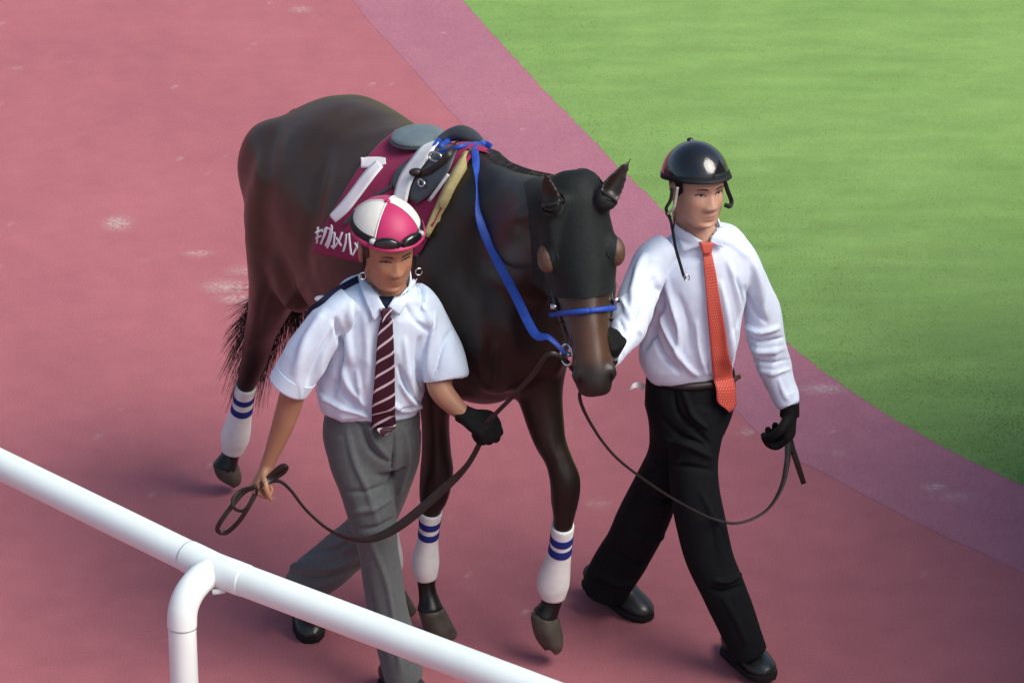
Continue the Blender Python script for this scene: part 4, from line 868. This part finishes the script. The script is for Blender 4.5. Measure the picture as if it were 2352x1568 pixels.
V, Fc, uv = patch(TA, (872, 706), (900, 706), (896, 738), (877, 738), 6, 6, .026, .016); uv[:, 1] *= .12; mk('knot', V, Fc, M['tie_a'], tie, uv=uv)
V, Fc, _ = patch(UA, (868, 682), (908, 680), (898, 708), (878, 708), 6, 5, .006, .003); mk('undershirt', V, Fc, M['dark_navy'], ga)
# cap with four panels, peak and goggles
def dome(o, fr, c, r, z0, n=48, m=14, sector=None, grow=0.0, tiltz=0.0):
    ex, ef, eu = fr; rings = []
    a0, a1 = sector if sector else (0, 360); th = np.radians(np.linspace(a0, a1, n + 1))
    for i in range(m + 1):
        ph = (math.pi / 2) * (1 - i / m) ; ph0 = math.asin(np.clip(z0 / r[2], -1, 1)); ph = ph0 + (math.pi / 2 - ph0) * (1 - i / m)
        rg = []
        for t in th:
            x = (r[0] + grow) * math.cos(ph) * math.sin(t); y = (r[1] + grow) * math.cos(ph) * math.cos(t); z = (r[2] + grow) * math.sin(ph)
            rg.append(o + ex * (c[0] + x) + ef * (c[1] + y) + eu * (c[2] + z + tiltz * y * (1 - math.sin(ph))))
        rings.append(rg)
    return np.array(rings)
M['cap_pink'] = mat('cap_pink', (.42, .018, .105), .48, .4, .06, 40, .1, 500, sheen=.1); M['cap_white'] = mat('cap_cream', (.66, .66, .60), .5, .4, .04, 40, .1, 500)
rC = (.107, .119, .112); cC = (0, -.010, .035)
hel = mk('cap_lining', *loft([r_[:-1] for r_ in dome(oA, fA, cC, (rC[0] - .004, rC[1] - .004, rC[2] - .004), .034, 40, 12)][::-1]), M['strap_black'], ga)
for i, (a0, mt) in enumerate(((-42, 'cap_pink'), (48, 'cap_white'), (138, 'cap_pink'), (228, 'cap_white'))):
    V, Fc, _ = sheet(dome(oA, fA, cC, rC, .032, 16, 14, (a0 + .3, a0 + 89.7)), .003); mk('cap_panel', V, Fc, M[mt], hel)
for a0 in (-42, 48, 138, 228):
    d_ = dome(oA, fA, cC, rC, .032, 1, 14, (a0, a0 + .01), .001)[:, 0]; V, Fc = cord(d_, .0022, 6, 2); mk('cap_seam', V, Fc, M['cap_white'], hel)
ex, ef, eu = fA
V, Fc = ellipsoid(oA + ef * cC[1] + eu * (cC[2] + rC[2] + .003), (.009, .009, .006)); mk('cap_button', V, Fc, M['cap_pink'], hel)
def peak(o, fr, c, r, z, ext, a=62, m=None, parent=None, droop=.02, name='peak'):
    ex, ef, eu = fr; g_ = []
    for t in np.radians(np.linspace(-a, a, 25)):
        row = []
        for q_ in np.linspace(0, 1, 5):
            e = ext * q_ * max(0, math.cos(t * 90 / a)) ** .8; row.append(o + ex * (c[0] + (r[0] + e * .35) * math.sin(t)) + ef * (c[1] + (r[1]) * math.cos(t) + e) + eu * (c[2] + z - droop * q_ * q_))
        g_.append(row)
    V, Fc, _ = sheet(np.array(g_), .004, Nn=eu); mk(name, V, Fc, m, parent)
peak(oA, fA, cC, (rC[0] + .001, rC[1] - .004), .034, .014, 88, M['cap_pink'], hel, .010)
def band(o, fr, c, r, z, h, a0, a1, grow, thick, zt=0.0, n=40):
    ex, ef, eu = fr; g_ = []
    for zz in (z - h, z - h * .4, z + h * .4, z + h):
        k_ = math.sqrt(max(0.02, 1 - (zz / r[2]) ** 2)); row = []
        for t in np.radians(np.linspace(a0, a1, n)):
            row.append(o + ex * (c[0] + (r[0] * k_ + grow) * math.sin(t)) + ef * (c[1] + (r[1] * k_ + grow) * math.cos(t)) + eu * (c[2] + zz + zt * math.cos(t)))
        g_.append(row)
    g_ = np.array(g_); cen = g_.reshape(-1, 3).mean(0); return sheet(g_, thick, Nn=g_ - cen)[:2]
gog = thing('goggles', 'dark sports goggles strapped round the pink and white cap', 'goggles', tuple(oA + ef * .12))
V, Fc = band(oA, fA, cC, rC, .044, .009, 38, 322, .003, .002); mk('strap', V, Fc, M['strap_black'], gog)
for sx in (-1, 1):
    t = R(21 * sx); k_ = .945; c = oA + ex * (cC[0] + rC[0] * k_ * math.sin(t)) + ef * (cC[1] + rC[1] * k_ * math.cos(t)) + eu * (cC[2] + .041); n_ = nrm(ex * math.sin(t) * rC[1] + ef * math.cos(t) * rC[0]); R3 = np.stack([nrm(np.cross(eu, n_)), eu, n_], 1)
    V, Fc = ellipsoid(c, (.037, .019, .014), R3, 28, 14); mk('lens', V, Fc, M['lens'], gog)
    V, Fc = torus(c + n_ * .003, n_, .0345, .0036, 30, 8, .55, up=eu); mk('lens_frame', V, Fc, M['strap_black'], gog)
    t = R(44 * sx); c = oA + ex * (cC[0] + (rC[0] * .94 + .005) * math.sin(t)) + ef * (cC[1] + (rC[1] * .94 + .005) * math.cos(t)) + eu * (cC[2] + .043); V, Fc = ellipsoid(c, (.010, .010, .009)); mk('strap_clip', V, Fc, M['grey_plastic'], gog)
c = oA + ef * (cC[1] + rC[1] * .955 + .005) + eu * (cC[2] + .042); V, Fc = tube([(*(c - ex * .012), .005, .004), (*(c + eu * .004), .005, .004), (*(c + ex * .012), .005, .004)], n=8, sub=2, ref=ef); mk('nose_bridge', V, Fc, M['strap_black'], gog)
# hair below the cap, chin strap ends, shoulder strap
def hair_cap(V, Fq, o, fr, parent):
    ex, ef, eu = fr; D = V - np.array(o); x, y, z = D @ ex, D @ ef, D @ eu
    sel = (((z > -.022) & (y < .040 - .9 * np.clip(-z, 0, 1)) & (np.abs(x) > .03)) | ((y < -.035) & (z > -.075))) & (np.abs(x) < .0765) & (z < .10) & (np.linalg.norm(D, axis=1) < .16)
    V2, F2 = skin_shell(V, Fq, sel, [], .004, 0, 3); mk('hair', V2, F2, M['hair_black'], parent)
hair_cap(bV_, bF_, oA, fA, ga)
for pts in ([(838, 585, -.44), (836, 610, -.44), (832, 628, -.445), (840, 640, -.45)], [(957, 585, -.41), (957, 612, -.41), (963, 626, -.42), (966, 618, -.43)]):
    V, Fc = strap([np.array(P(*p)) for p in pts], .010, .003, sub=4); mk('chin_strap', V, Fc, M['strap_black'], hel)
for p in ((833, 634, -.452), (962, 624, -.43)): V, Fc = torus(np.array(P(*p)), (.3, -.9, .2), .010, .002, 14, 6); mk('strap_hook', V, Fc, M['metal'], hel)
V, Fc = strap([over(*p, -.36, TA, .016) for p in ((824, 640), (795, 655), (766, 672), (740, 693))] + [np.array(P(716, 712, -.42)), np.array(P(706, 724, -.36))], .020, .004, sub=5); mk('shoulder_strap', V, Fc, M['dark_navy'], ga)
V, Fc = ellipsoid(P(738, 686, -.33), (.020, .016, .008)); mk('strap_tag', V, Fc, M['cloth_white'], ga)
# belt line, shoes
V, Fc, _ = sheet(drape(TTA, ribbon_grid([(776, 946), (815, 960), (862, 969), (910, 962), (950, 950)], 7, 3, 5), .006), .003); mk('waistband', V, Fc, M['trouser_grey'], trO)
def ang_toe(p, d, L=.27): return np.array(p) + nrm(d) * L
ft = np.array(G(930, 1602)); shoe(ft - hf * .10, ft + hf * .16, .0, ga)
ft = np.array(G(716, 1478)); dq = nrm(np.array((.16, -.98, 0))); shoe(ft - dq * .27, ft, .05, ga)

# ------------------------------------------------------------------ handler at the right
gb = thing('person', 'handler in long sleeved white shirt, coral tie and shiny black helmet', 'person', tuple(G(1595, 1480)))
oB = np.array(P(1601, 424, -.09)); fB = frame(27, 1, -2); kB = 1.0
torsoB = [(1602, 534, -.06, 60, .062), (1604, 546, -.06, 76, .072), (1608, 566, -.055, 108, .088), (1612, 612, -.055, 114, .108), (1606, 680, -.06, 106, .116), (1592, 745, -.06, 108, .116), (1579, 795, -.06, 110, .113), (1582, 825, -.06, 108, .109), (1586, 846, -.06, 100, .099), (1588, 862, -.06, 88, .086), (1588, 885, -.06, 82, .08)]
arR = [(1530, 572, -.08, 38, .07), (1500, 600, -.11, 42, .072), (1476, 655, -.16, 44, .072), (1456, 712, -.25, 44, .068), (1442, 752, -.35, 40, .062), (1424, 785, -.46, 31, .050), (1408, 812, -.54, 25, .040), (1398, 826, -.58, 22, .034)]
arL = [(1682, 562, -.04, 34, .068), (1708, 598, -.03, 34, .068), (1731, 655, -.01, 35, .066), (1751, 716, .0, 41, .064), (1760, 775, .01, 42, .062), (1775, 830, .0, 36, .054), (1795, 885, -.02, 29, .044), (1812, 928, -.04, 23, .036)]
sB, sBF = remesh([px_tube(torsoB, n=36, sub=5, exp=2.3), px_tube(arR, n=28, sub=5, cup=(.006, .05)), px_tube(arL, n=28, sub=5, cup=(.006, .05))], .0048, 4)
FB = [([(1500, 640), (1520, 690), (1500, 760), (1480, 800)], 8, -.010), ([(1530, 640), (1545, 700), (1560, 760), (1555, 830)], 9, .007), ([(1510, 700), (1530, 760), (1570, 830), (1600, 860)], 8, .007), ([(1495, 750), (1520, 810), (1560, 855)], 7, -.006), ([(1560, 680), (1580, 740), (1585, 800)], 10, -.005), ([(1600, 740), (1605, 800), (1620, 855)], 7, .006),
      ([(1480, 590), (1462, 640), (1450, 700)], 9, .007), ([(1500, 640), (1478, 690), (1455, 750)], 8, -.006), ([(1430, 690), (1450, 740), (1470, 765)], 6, .006), ([(1425, 740), (1440, 765), (1455, 772)], 5, -.006), ([(1405, 780), (1420, 790), (1430, 810)], 5, .005),
      ([(1690, 640), (1705, 690), (1695, 750)], 7, -.009), ([(1672, 600), (1690, 660), (1698, 720)], 9, .006), ([(1655, 650), (1668, 720), (1672, 790), (1660, 850)], 8, .006), ([(1640, 700), (1655, 770), (1650, 850)], 6, -.005), ([(1680, 760), (1672, 810), (1676, 850)], 6, .007),
      ([(1730, 600), (1745, 660), (1755, 720)], 9, .006), ([(1712, 660), (1730, 710), (1760, 740)], 7, -.006), ([(1712, 745), (1745, 760), (1785, 752)], 6, .007), ([(1718, 775), (1750, 785), (1792, 775)], 5, -.007), ([(1725, 800), (1760, 806), (1798, 800)], 6, .007), ([(1735, 826), (1765, 832), (1805, 826)], 5, -.006), ([(1750, 850), (1780, 856), (1812, 848)], 5, .005), ([(1790, 870), (1800, 900), (1812, 920)], 6, .004), ([(1640, 545), (1680, 560), (1715, 590)], 9, .004)]
sB = folds(sB, sBF, FB); sB = wrinkle(sB, sBF, .0032, 9.0, (1, 1, .5), 7.7); sB = creases(sB, sBF, .008, 13.0, seed=9.2); sB = lap(sB, sBF, 1, .4)
sOB = mk('shirt', sB, sBF, M['shirt_b'], gb); TB = bvh(sB, sBF)
for arm, y0 in ((arL, 905),):
    a_ = np.array(arm[-1]); b_ = np.array(arm[-2]); pts = [tuple(b_ * (1 - t) + a_ * t + np.array((0, 0, 0, 2.2, .003))) for t in (.45, .6, .8, 1.0)]
    V, Fc = px_tube(pts, n=28, sub=3, cup=(.004, .02)); mk('cuff', V, Fc, M['shirt_b'], sOB)
trB = [[(1588, 846, -.06, 95, .096), (1588, 866, -.06, 101, .105), (1585, 920, -.06, 104, .116), (1580, 965, -.06, 92, .114), (1572, 1005, -.06, 76, .105)],
       [(1606, 920, -.08, 74, .10), (1600, 985, -.10, 62, .098), (1594, 1055, -.13, 56, .092), (1598, 1125, -.165, 56, .088), (1612, 1205, -.20, 56, .082), (1630, 1285, -.225, 54, .078), (1662, 1355, -.245, 50, .074), (1692, 1425, -.26, 45, .070), (1722, 1500, -.275, 41, .066)],
       [(1550, 920, -.03, 72, .10), (1548, 985, -.02, 56, .098), (1535, 1050, -.01, 48, .092), (1508, 1120, .0, 56, .088), (1478, 1190, .03, 60, .084), (1448, 1250, .07, 58, .080), (1412, 1308, .10, 58, .078), (1388, 1354, .12, 56, .078)]]
tB, tBF = remesh([px_tube(trB[0], n=36, sub=5), px_tube(trB[1], n=28, sub=5, cup=(.006, .06)), px_tube(trB[2], n=28, sub=5, cup=(.006, .06))], .0055, 7)
FTB = [([(1548, 900), (1560, 950), (1600, 990), (1630, 1020)], 6, -.007), ([(1570, 895), (1590, 950), (1625, 985)], 6, .007), ([(1520, 960), (1565, 1000), (1625, 1025)], 7, -.006), ([(1530, 1010), (1580, 1020), (1630, 1050)], 9, .009), ([(1535, 1065), (1580, 1070), (1635, 1080)], 7, -.006), ([(1610, 1130), (1640, 1200), (1655, 1290)], 8, .006), ([(1640, 1330), (1670, 1335), (1700, 1318)], 6, .008), ([(1630, 1350), (1660, 1358), (1700, 1345)], 6, -.007), ([(1660, 1370), (1690, 1420), (1715, 1480)], 6, .005),
       ([(1505, 1065), (1535, 1075), (1560, 1060)], 6, .008), ([(1480, 1140), (1530, 1150), (1560, 1140)], 8, -.006), ([(1440, 1220), (1480, 1240), (1530, 1230)], 9, .006), ([(1410, 1270), (1450, 1290), (1490, 1290)], 8, -.006), ([(1375, 1320), (1420, 1340), (1455, 1335)], 7, .006)]
tB = folds(tB, tBF, FTB); tB = wrinkle(tB, tBF, .003, 8.0, (1, 1, .6), 11.0); tB = creases(tB, tBF, .004, 9.0, seed=3.2); tB = lap(tB, tBF, 1, .4)
trOB = mk('trousers', tB, tBF, M['trouser_black'], gb); TTB = bvh(tB, tBF)
ex, ef, eu = fB
neckB = tube([(*(oB + eu * -.075 + ef * -.02), .053, .056), (*(oB + eu * -.115 + ef * -.03), .052, .055), (*P(1604, 542, -.075), .058, .058), (*P(1604, 575, -.06), .064, .062)], n=22, sub=4)
aR = px_tube([(a, b, c, d * .72, .72 * e) for a, b, c, d, e in arR[1:]] + [(1390, 836, -.61, 15, 1.0)], n=18, sub=4)
aL = px_tube([(a, b, c, d * .70, .70 * e) for a, b, c, d, e in arL[1:]] + [(1815, 944, -.045, 17, .9)], n=18, sub=4)
hBw = np.array(P(1814, 942, -.045)); hBd = np.array(P(1812, 1000, -.055)) - hBw; argB = (hBd, np.array((-.75, .2, -.1)), np.array((-.35, -1, .0)), .95, (40, 62, 45))
rBw = np.array(P(1392, 832, -.605)); rBd = np.array(BRR) - rBw; argR = (rBd + np.array((0, 0, .0)), np.array((-.3, .2, .9)), np.array((-.2, -.9, .2)), .9, (55, 75, 50))
uV, uF = body_under(torsoB, trB[1:], [neckB, aR, aL] + hand_parts(hBw, *argB) + hand_parts(rBw, *argR), oB, fB, kB, (.50, .30, .21), (.40, .17, .14), gb, M['skin_a'])
BB = bvh(uV, uF); face_parts('b', gb, oB, fB, kB, BB, .7, M['hair_black'])
V, Fq = remesh(hand_parts(hBw, *argB, grow=.004) + [tube([(*(hBw - nrm(hBd) * .028), .028, .026), (*(hBw + nrm(hBd) * .02), .031, .023)], n=18, sub=3)], .0035, 3); mk('glove', V, Fq, M['glove'], gb)
V, Fq = remesh(hand_parts(rBw, *argR, grow=.004) + [tube([(*(rBw - nrm(rBd) * .02), .027, .024), (*(rBw + nrm(rBd) * .02), .030, .022)], n=18, sub=3)], .0035, 3); mk('glove', V, Fq, M['glove'], gb)
def collar_ring2(c0, r, rd, h, tilt, parent, m, yaw=0):
    rings = []; cy, sy = math.cos(R(yaw)), math.sin(R(yaw))
    for i, (dz, g_) in enumerate(((0, 1.06), (h * .5, 1.0), (h, .96), (h, .90), (h * .4, .93), (0, .97))):
        rg = []
        for a in np.linspace(0, 2 * math.pi, 32, endpoint=False):
            x, y = math.sin(a) * r * g_, -math.cos(a) * rd * g_; rg.append(np.array(c0) + np.array((x * cy - y * sy, x * sy + y * cy, dz + y * tilt)))
        rings.append(rg)
    V, Fc = loft(rings, cap=False); mk('collar_stand', V, Fc, m, parent)
UB = BVHTree.FromPolygons([tuple(v) for v in np.concatenate([sB, uV])], [tuple(f) for f in sBF] + [tuple(i + len(sB) for i in f) for f in uF])
collar_ring2(P(1604, 546, -.07), .070, .068, .045, .6, sOB, M['shirt_b'], 20)
g_ = drape(UB, np.array([np.linspace((1552 + 16 * t, 512 + 68 * t), (1578 + 42 * t, 530 + 28 * t), 7) for t in np.linspace(0, 1, 12)]), .016); V, Fc, _ = sheet(g_, .004); mk('collar_leaf', V, Fc, M['shirt_b'], sOB)
g_ = drape(UB, np.array([np.linspace((1660 - 2 * t, 525 + 44 * t), (1640 - 10 * t, 534 + 22 * t), 7) for t in np.linspace(0, 1, 10)]), .016); V, Fc, _ = sheet(g_, .004); mk('collar_leaf', V, Fc, M['shirt_b'], sOB)
V, Fc, _ = sheet(drape(TB, ribbon_grid([(1622, 575), (1626, 650), (1634, 750), (1640, 860)], 11, 3, 6), .004), .002); mk('placket', V, Fc, M['shirt_b'], sOB)
tg = drape(TB, ribbon_grid([(1622, 572), (1628, 610), (1638, 680), (1648, 760), (1656, 830), (1660, 868)], [11, 14, 19, 23, 26, 27], 7, 7), .016)
tp = drape(TTB, np.array([np.linspace((1637 + 30 * max(0, t - .72) / .28, 880 + 62 * t), (1690 - 22 * max(0, t - .72) / .28, 880 + 62 * t), 7) for t in np.linspace(.08, .99, 9)]), .03)
tg = np.concatenate([tg, tp]); ln_ = np.r_[0, np.cumsum(np.linalg.norm(np.diff(tg[:, 3], axis=0), axis=1))]
def lapgrid(g_, it): n_ = g_.shape[1]; ids = np.arange(g_.shape[0] * n_).reshape(-1, n_); return lap(g_.reshape(-1, 3), np.stack([ids[:-1, :-1], ids[:-1, 1:], ids[1:, 1:], ids[1:, :-1]], 2).reshape(-1, 4), it, .4, np.r_[[0] * n_, [1] * (n_ * (g_.shape[0] - 2)), [0] * n_].astype(float)).reshape(g_.shape)
tg = lapgrid(tg, 4); V, Fc, uv = sheet(tg, .004); uv[:, 1] = np.tile(np.repeat(ln_ / ln_[-1], 7), 2); tieB = mk('necktie', V, Fc, M['tie_b'], gb, uv=uv)
V, Fc, uv = patch(TB, (1606, 557), (1636, 556), (1632, 582), (1614, 582), 6, 6, .026, .016); uv[:, 1] *= .1; mk('knot', V, Fc, M['tie_b'], tieB, uv=uv)
# helmet
rH = (.099, .114, .112); cH = (0, -.008, .018); fH = frame(27, -14, -3)
Dm = dome(oB, fH, cH, rH, .008, 48, 16); hl_ = [r_[:-1] for r_ in Dm]
V, Fc = loft(hl_[::-1]); hm = mk('helmet', V, Fc, M['helmet_black'], gb)
ex, ef, eu = fH
V, Fc = ellipsoid(oB + ef * (cH[1] - .02) + eu * (cH[2] + rH[2]), (.010, .010, .006)); mk('top_button', V, Fc, M['helmet_black'], hm)
peak(oB, fH, cH, (rH[0] + .001, rH[1] - .004), .016, .024, 62, M['strap_black'], hm, .012)
V, Fc = band(oB, fH, cH, rH, .016, .008, 0, 359.9, .0008, .003, n=64); mk('helmet_band', V, Fc, M['strap_black'], hm)
hair_cap(uV, uF, oB, fB, gb)
# ear pads and loose chin straps
for pts, w in (([(1664, 415, -.14), (1672, 440, -.13), (1680, 462, -.12), (1676, 474, -.13), (1665, 470, -.14)], .013), ([(1545, 430, -.17), (1540, 460, -.18), (1530, 480, -.19), (1540, 500, -.19)], .010)):
    V, Fc = strap([np.array(P(*p)) for p in pts], w, .005, sub=5); mk('ear_strap', V, Fc, M['strap_black'], hm)
V, Fc = strap([np.array(P(*p)) for p in ((1556, 430, -.20), (1552, 458, -.205), (1546, 480, -.21), (1532, 492, -.205))], .008, .003, sub=5); mk('clear_strap', V, Fc, M['clear_strap'], hm)
V, Fc = strap([over(*p, -.19, TB, .010) for p in ((1530, 488), (1540, 505), (1546, 535), (1552, 570), (1562, 605), (1570, 632), (1574, 640))], .009, .003, sub=5); mk('chin_strap', V, Fc, M['strap_black'], hm)
V, Fc = torus(over(1577, 638, -.19, TB, .012), (.3, -.9, .2), .009, .002, 14, 6); mk('strap_hook', V, Fc, M['metal'], hm)
V, Fc = cord([np.array(P(1552, 488, -.18)), over(1550, 505, -.19, TB, .01), over(1546, 528, -.19, TB, .01)], .0025); mk('strap_cord', V, Fc, M['strap_black'], hm)
V, Fc, _ = sheet(drape(TTB, ribbon_grid([(1500, 872), (1540, 882), (1590, 887), (1640, 882), (1680, 872)], 8, 3, 5), .007), .004); mk('belt', V, Fc, M['leather'], trOB)
V, Fc = strap([np.array(P(*p)) for p in ((1682, 876, -.10), (1692, 868, -.08), (1700, 864, -.06))], .014, .004, sub=3); mk('belt_end', V, Fc, M['brown_leather'], trOB)
V, Fc = strap([np.array(P(*p)) for p in ((1478, 890, -.08), (1466, 884, -.10), (1456, 886, -.12), (1446, 896, -.12))], [.018, .02, .014, .004], .003, sub=4); mk('pocket_cloth', V, Fc, M['cloth_white'], gb)
ft = np.array(G(1735, 1552)); dfoot = nrm(np.array((.72, -.69, 0))); dft = nrm(np.array((.42, -.9, 0))); shoe(ft - dft * .13, ft + dft * .09 + hu * .03, .0, gb)
ft = np.array(G(1468, 1415)); shoe(ft - dfoot * .2, ft + dfoot * .045, .03, gb)

# ================================================================== lead reins
lp = [BRL + ha * .02, np.array(P(1262, 812, -.66)), np.array(P(1225, 860, -.62)), np.array(P(1180, 908, -.58)), np.array(P(1140, 948, -.55)), np.array(P(1112, 978, -.53)), np.array(P(1104, 1012, -.53)), np.array(P(1070, 1072, -.53)), np.array(P(1010, 1130, -.53)), np.array(P(930, 1198, -.53)), np.array(P(870, 1232, -.52)), np.array(P(820, 1238, -.51)), np.array(P(760, 1218, -.49)), np.array(P(705, 1172, -.47)), np.array(P(665, 1122, -.455)), np.array(P(640, 1104, -.45)), np.array(P(612, 1108, -.45)), np.array(P(590, 1118, -.46))]
V, Fc = strap(lp, [.012, .014, .014, .013, .013, .014, .016, .020, .027, .028, .024, .018, .014, .012, .012, .012, .014, .014], .004, sub=7, twist=[0, 0, 0, 0, 0, 0, 20, 35, 0, 0, 0, 25, 45, 45, 40, 20, 0, 0])
ln1 = mk('lead_rein', V, Fc, M['leather'], base=tuple(lp[9])); tagk(ln1, 'brown leather lead rein drooping in front of the grey trousers, coiled in bare hand', 'rein')
for path, w in (([(590, 1116), (560, 1130), (530, 1165), (505, 1200), (500, 1218), (520, 1222), (550, 1195), (575, 1155), (592, 1120)], .014), ([(588, 1118), (555, 1125), (535, 1145), (538, 1166), (558, 1172), (580, 1150), (592, 1122)], .010), ([(600, 1112), (622, 1092), (645, 1072), (657, 1072), (650, 1084), (625, 1100), (605, 1114)], .016)):
    n_ = len(path); V, Fc = strap([np.array(P(x, y, -.465 + .012 * math.sin(i * 1.7))) for i, (x, y) in enumerate(path)], w, .004, sub=6, twist=[10 * math.sin(i * 1.3) for i in range(n_)]); mk('rein_coil', V, Fc, M['leather'], ln1)
rp2 = [BRR + ha * .02, HD(.56, .02, .17), np.array(P(1332, 900, -.66)), np.array(P(1350, 960, -.60)), np.array(P(1410, 1045, -.48)), np.array(P(1500, 1115, -.38)), np.array(P(1570, 1158, -.33)), np.array(P(1640, 1192, -.29)), np.array(P(1700, 1200, -.25)), np.array(P(1760, 1172, -.20)), np.array(P(1795, 1118, -.15)), np.array(P(1808, 1060, -.11)), np.array(P(1810, 1022, -.09)), np.array(P(1812, 995, -.08))]
V, Fc = strap(rp2, [.008, .009, .010, .010, .009, .009, .009, .009, .009, .010, .014, .018, .02, .016], .004, sub=7, twist=[0, 0, 0, 30, 50, 50, 50, 50, 50, 45, 25, 0, 0, 0])
ln2 = mk('lead_rein', V, Fc, M['leather'], base=tuple(rp2[8])); tagk(ln2, 'thin dark lead rein hanging in a loop across the black trousers', 'rein')
V, Fc = strap([np.array(P(*p)) for p in ((1814, 1000, -.075), (1820, 1030, -.075), (1832, 1066, -.08), (1846, 1110, -.08))], [.014, .018, .018, .016], .005, sub=5); mk('rein_end', V, Fc, M['leather'], ln2)
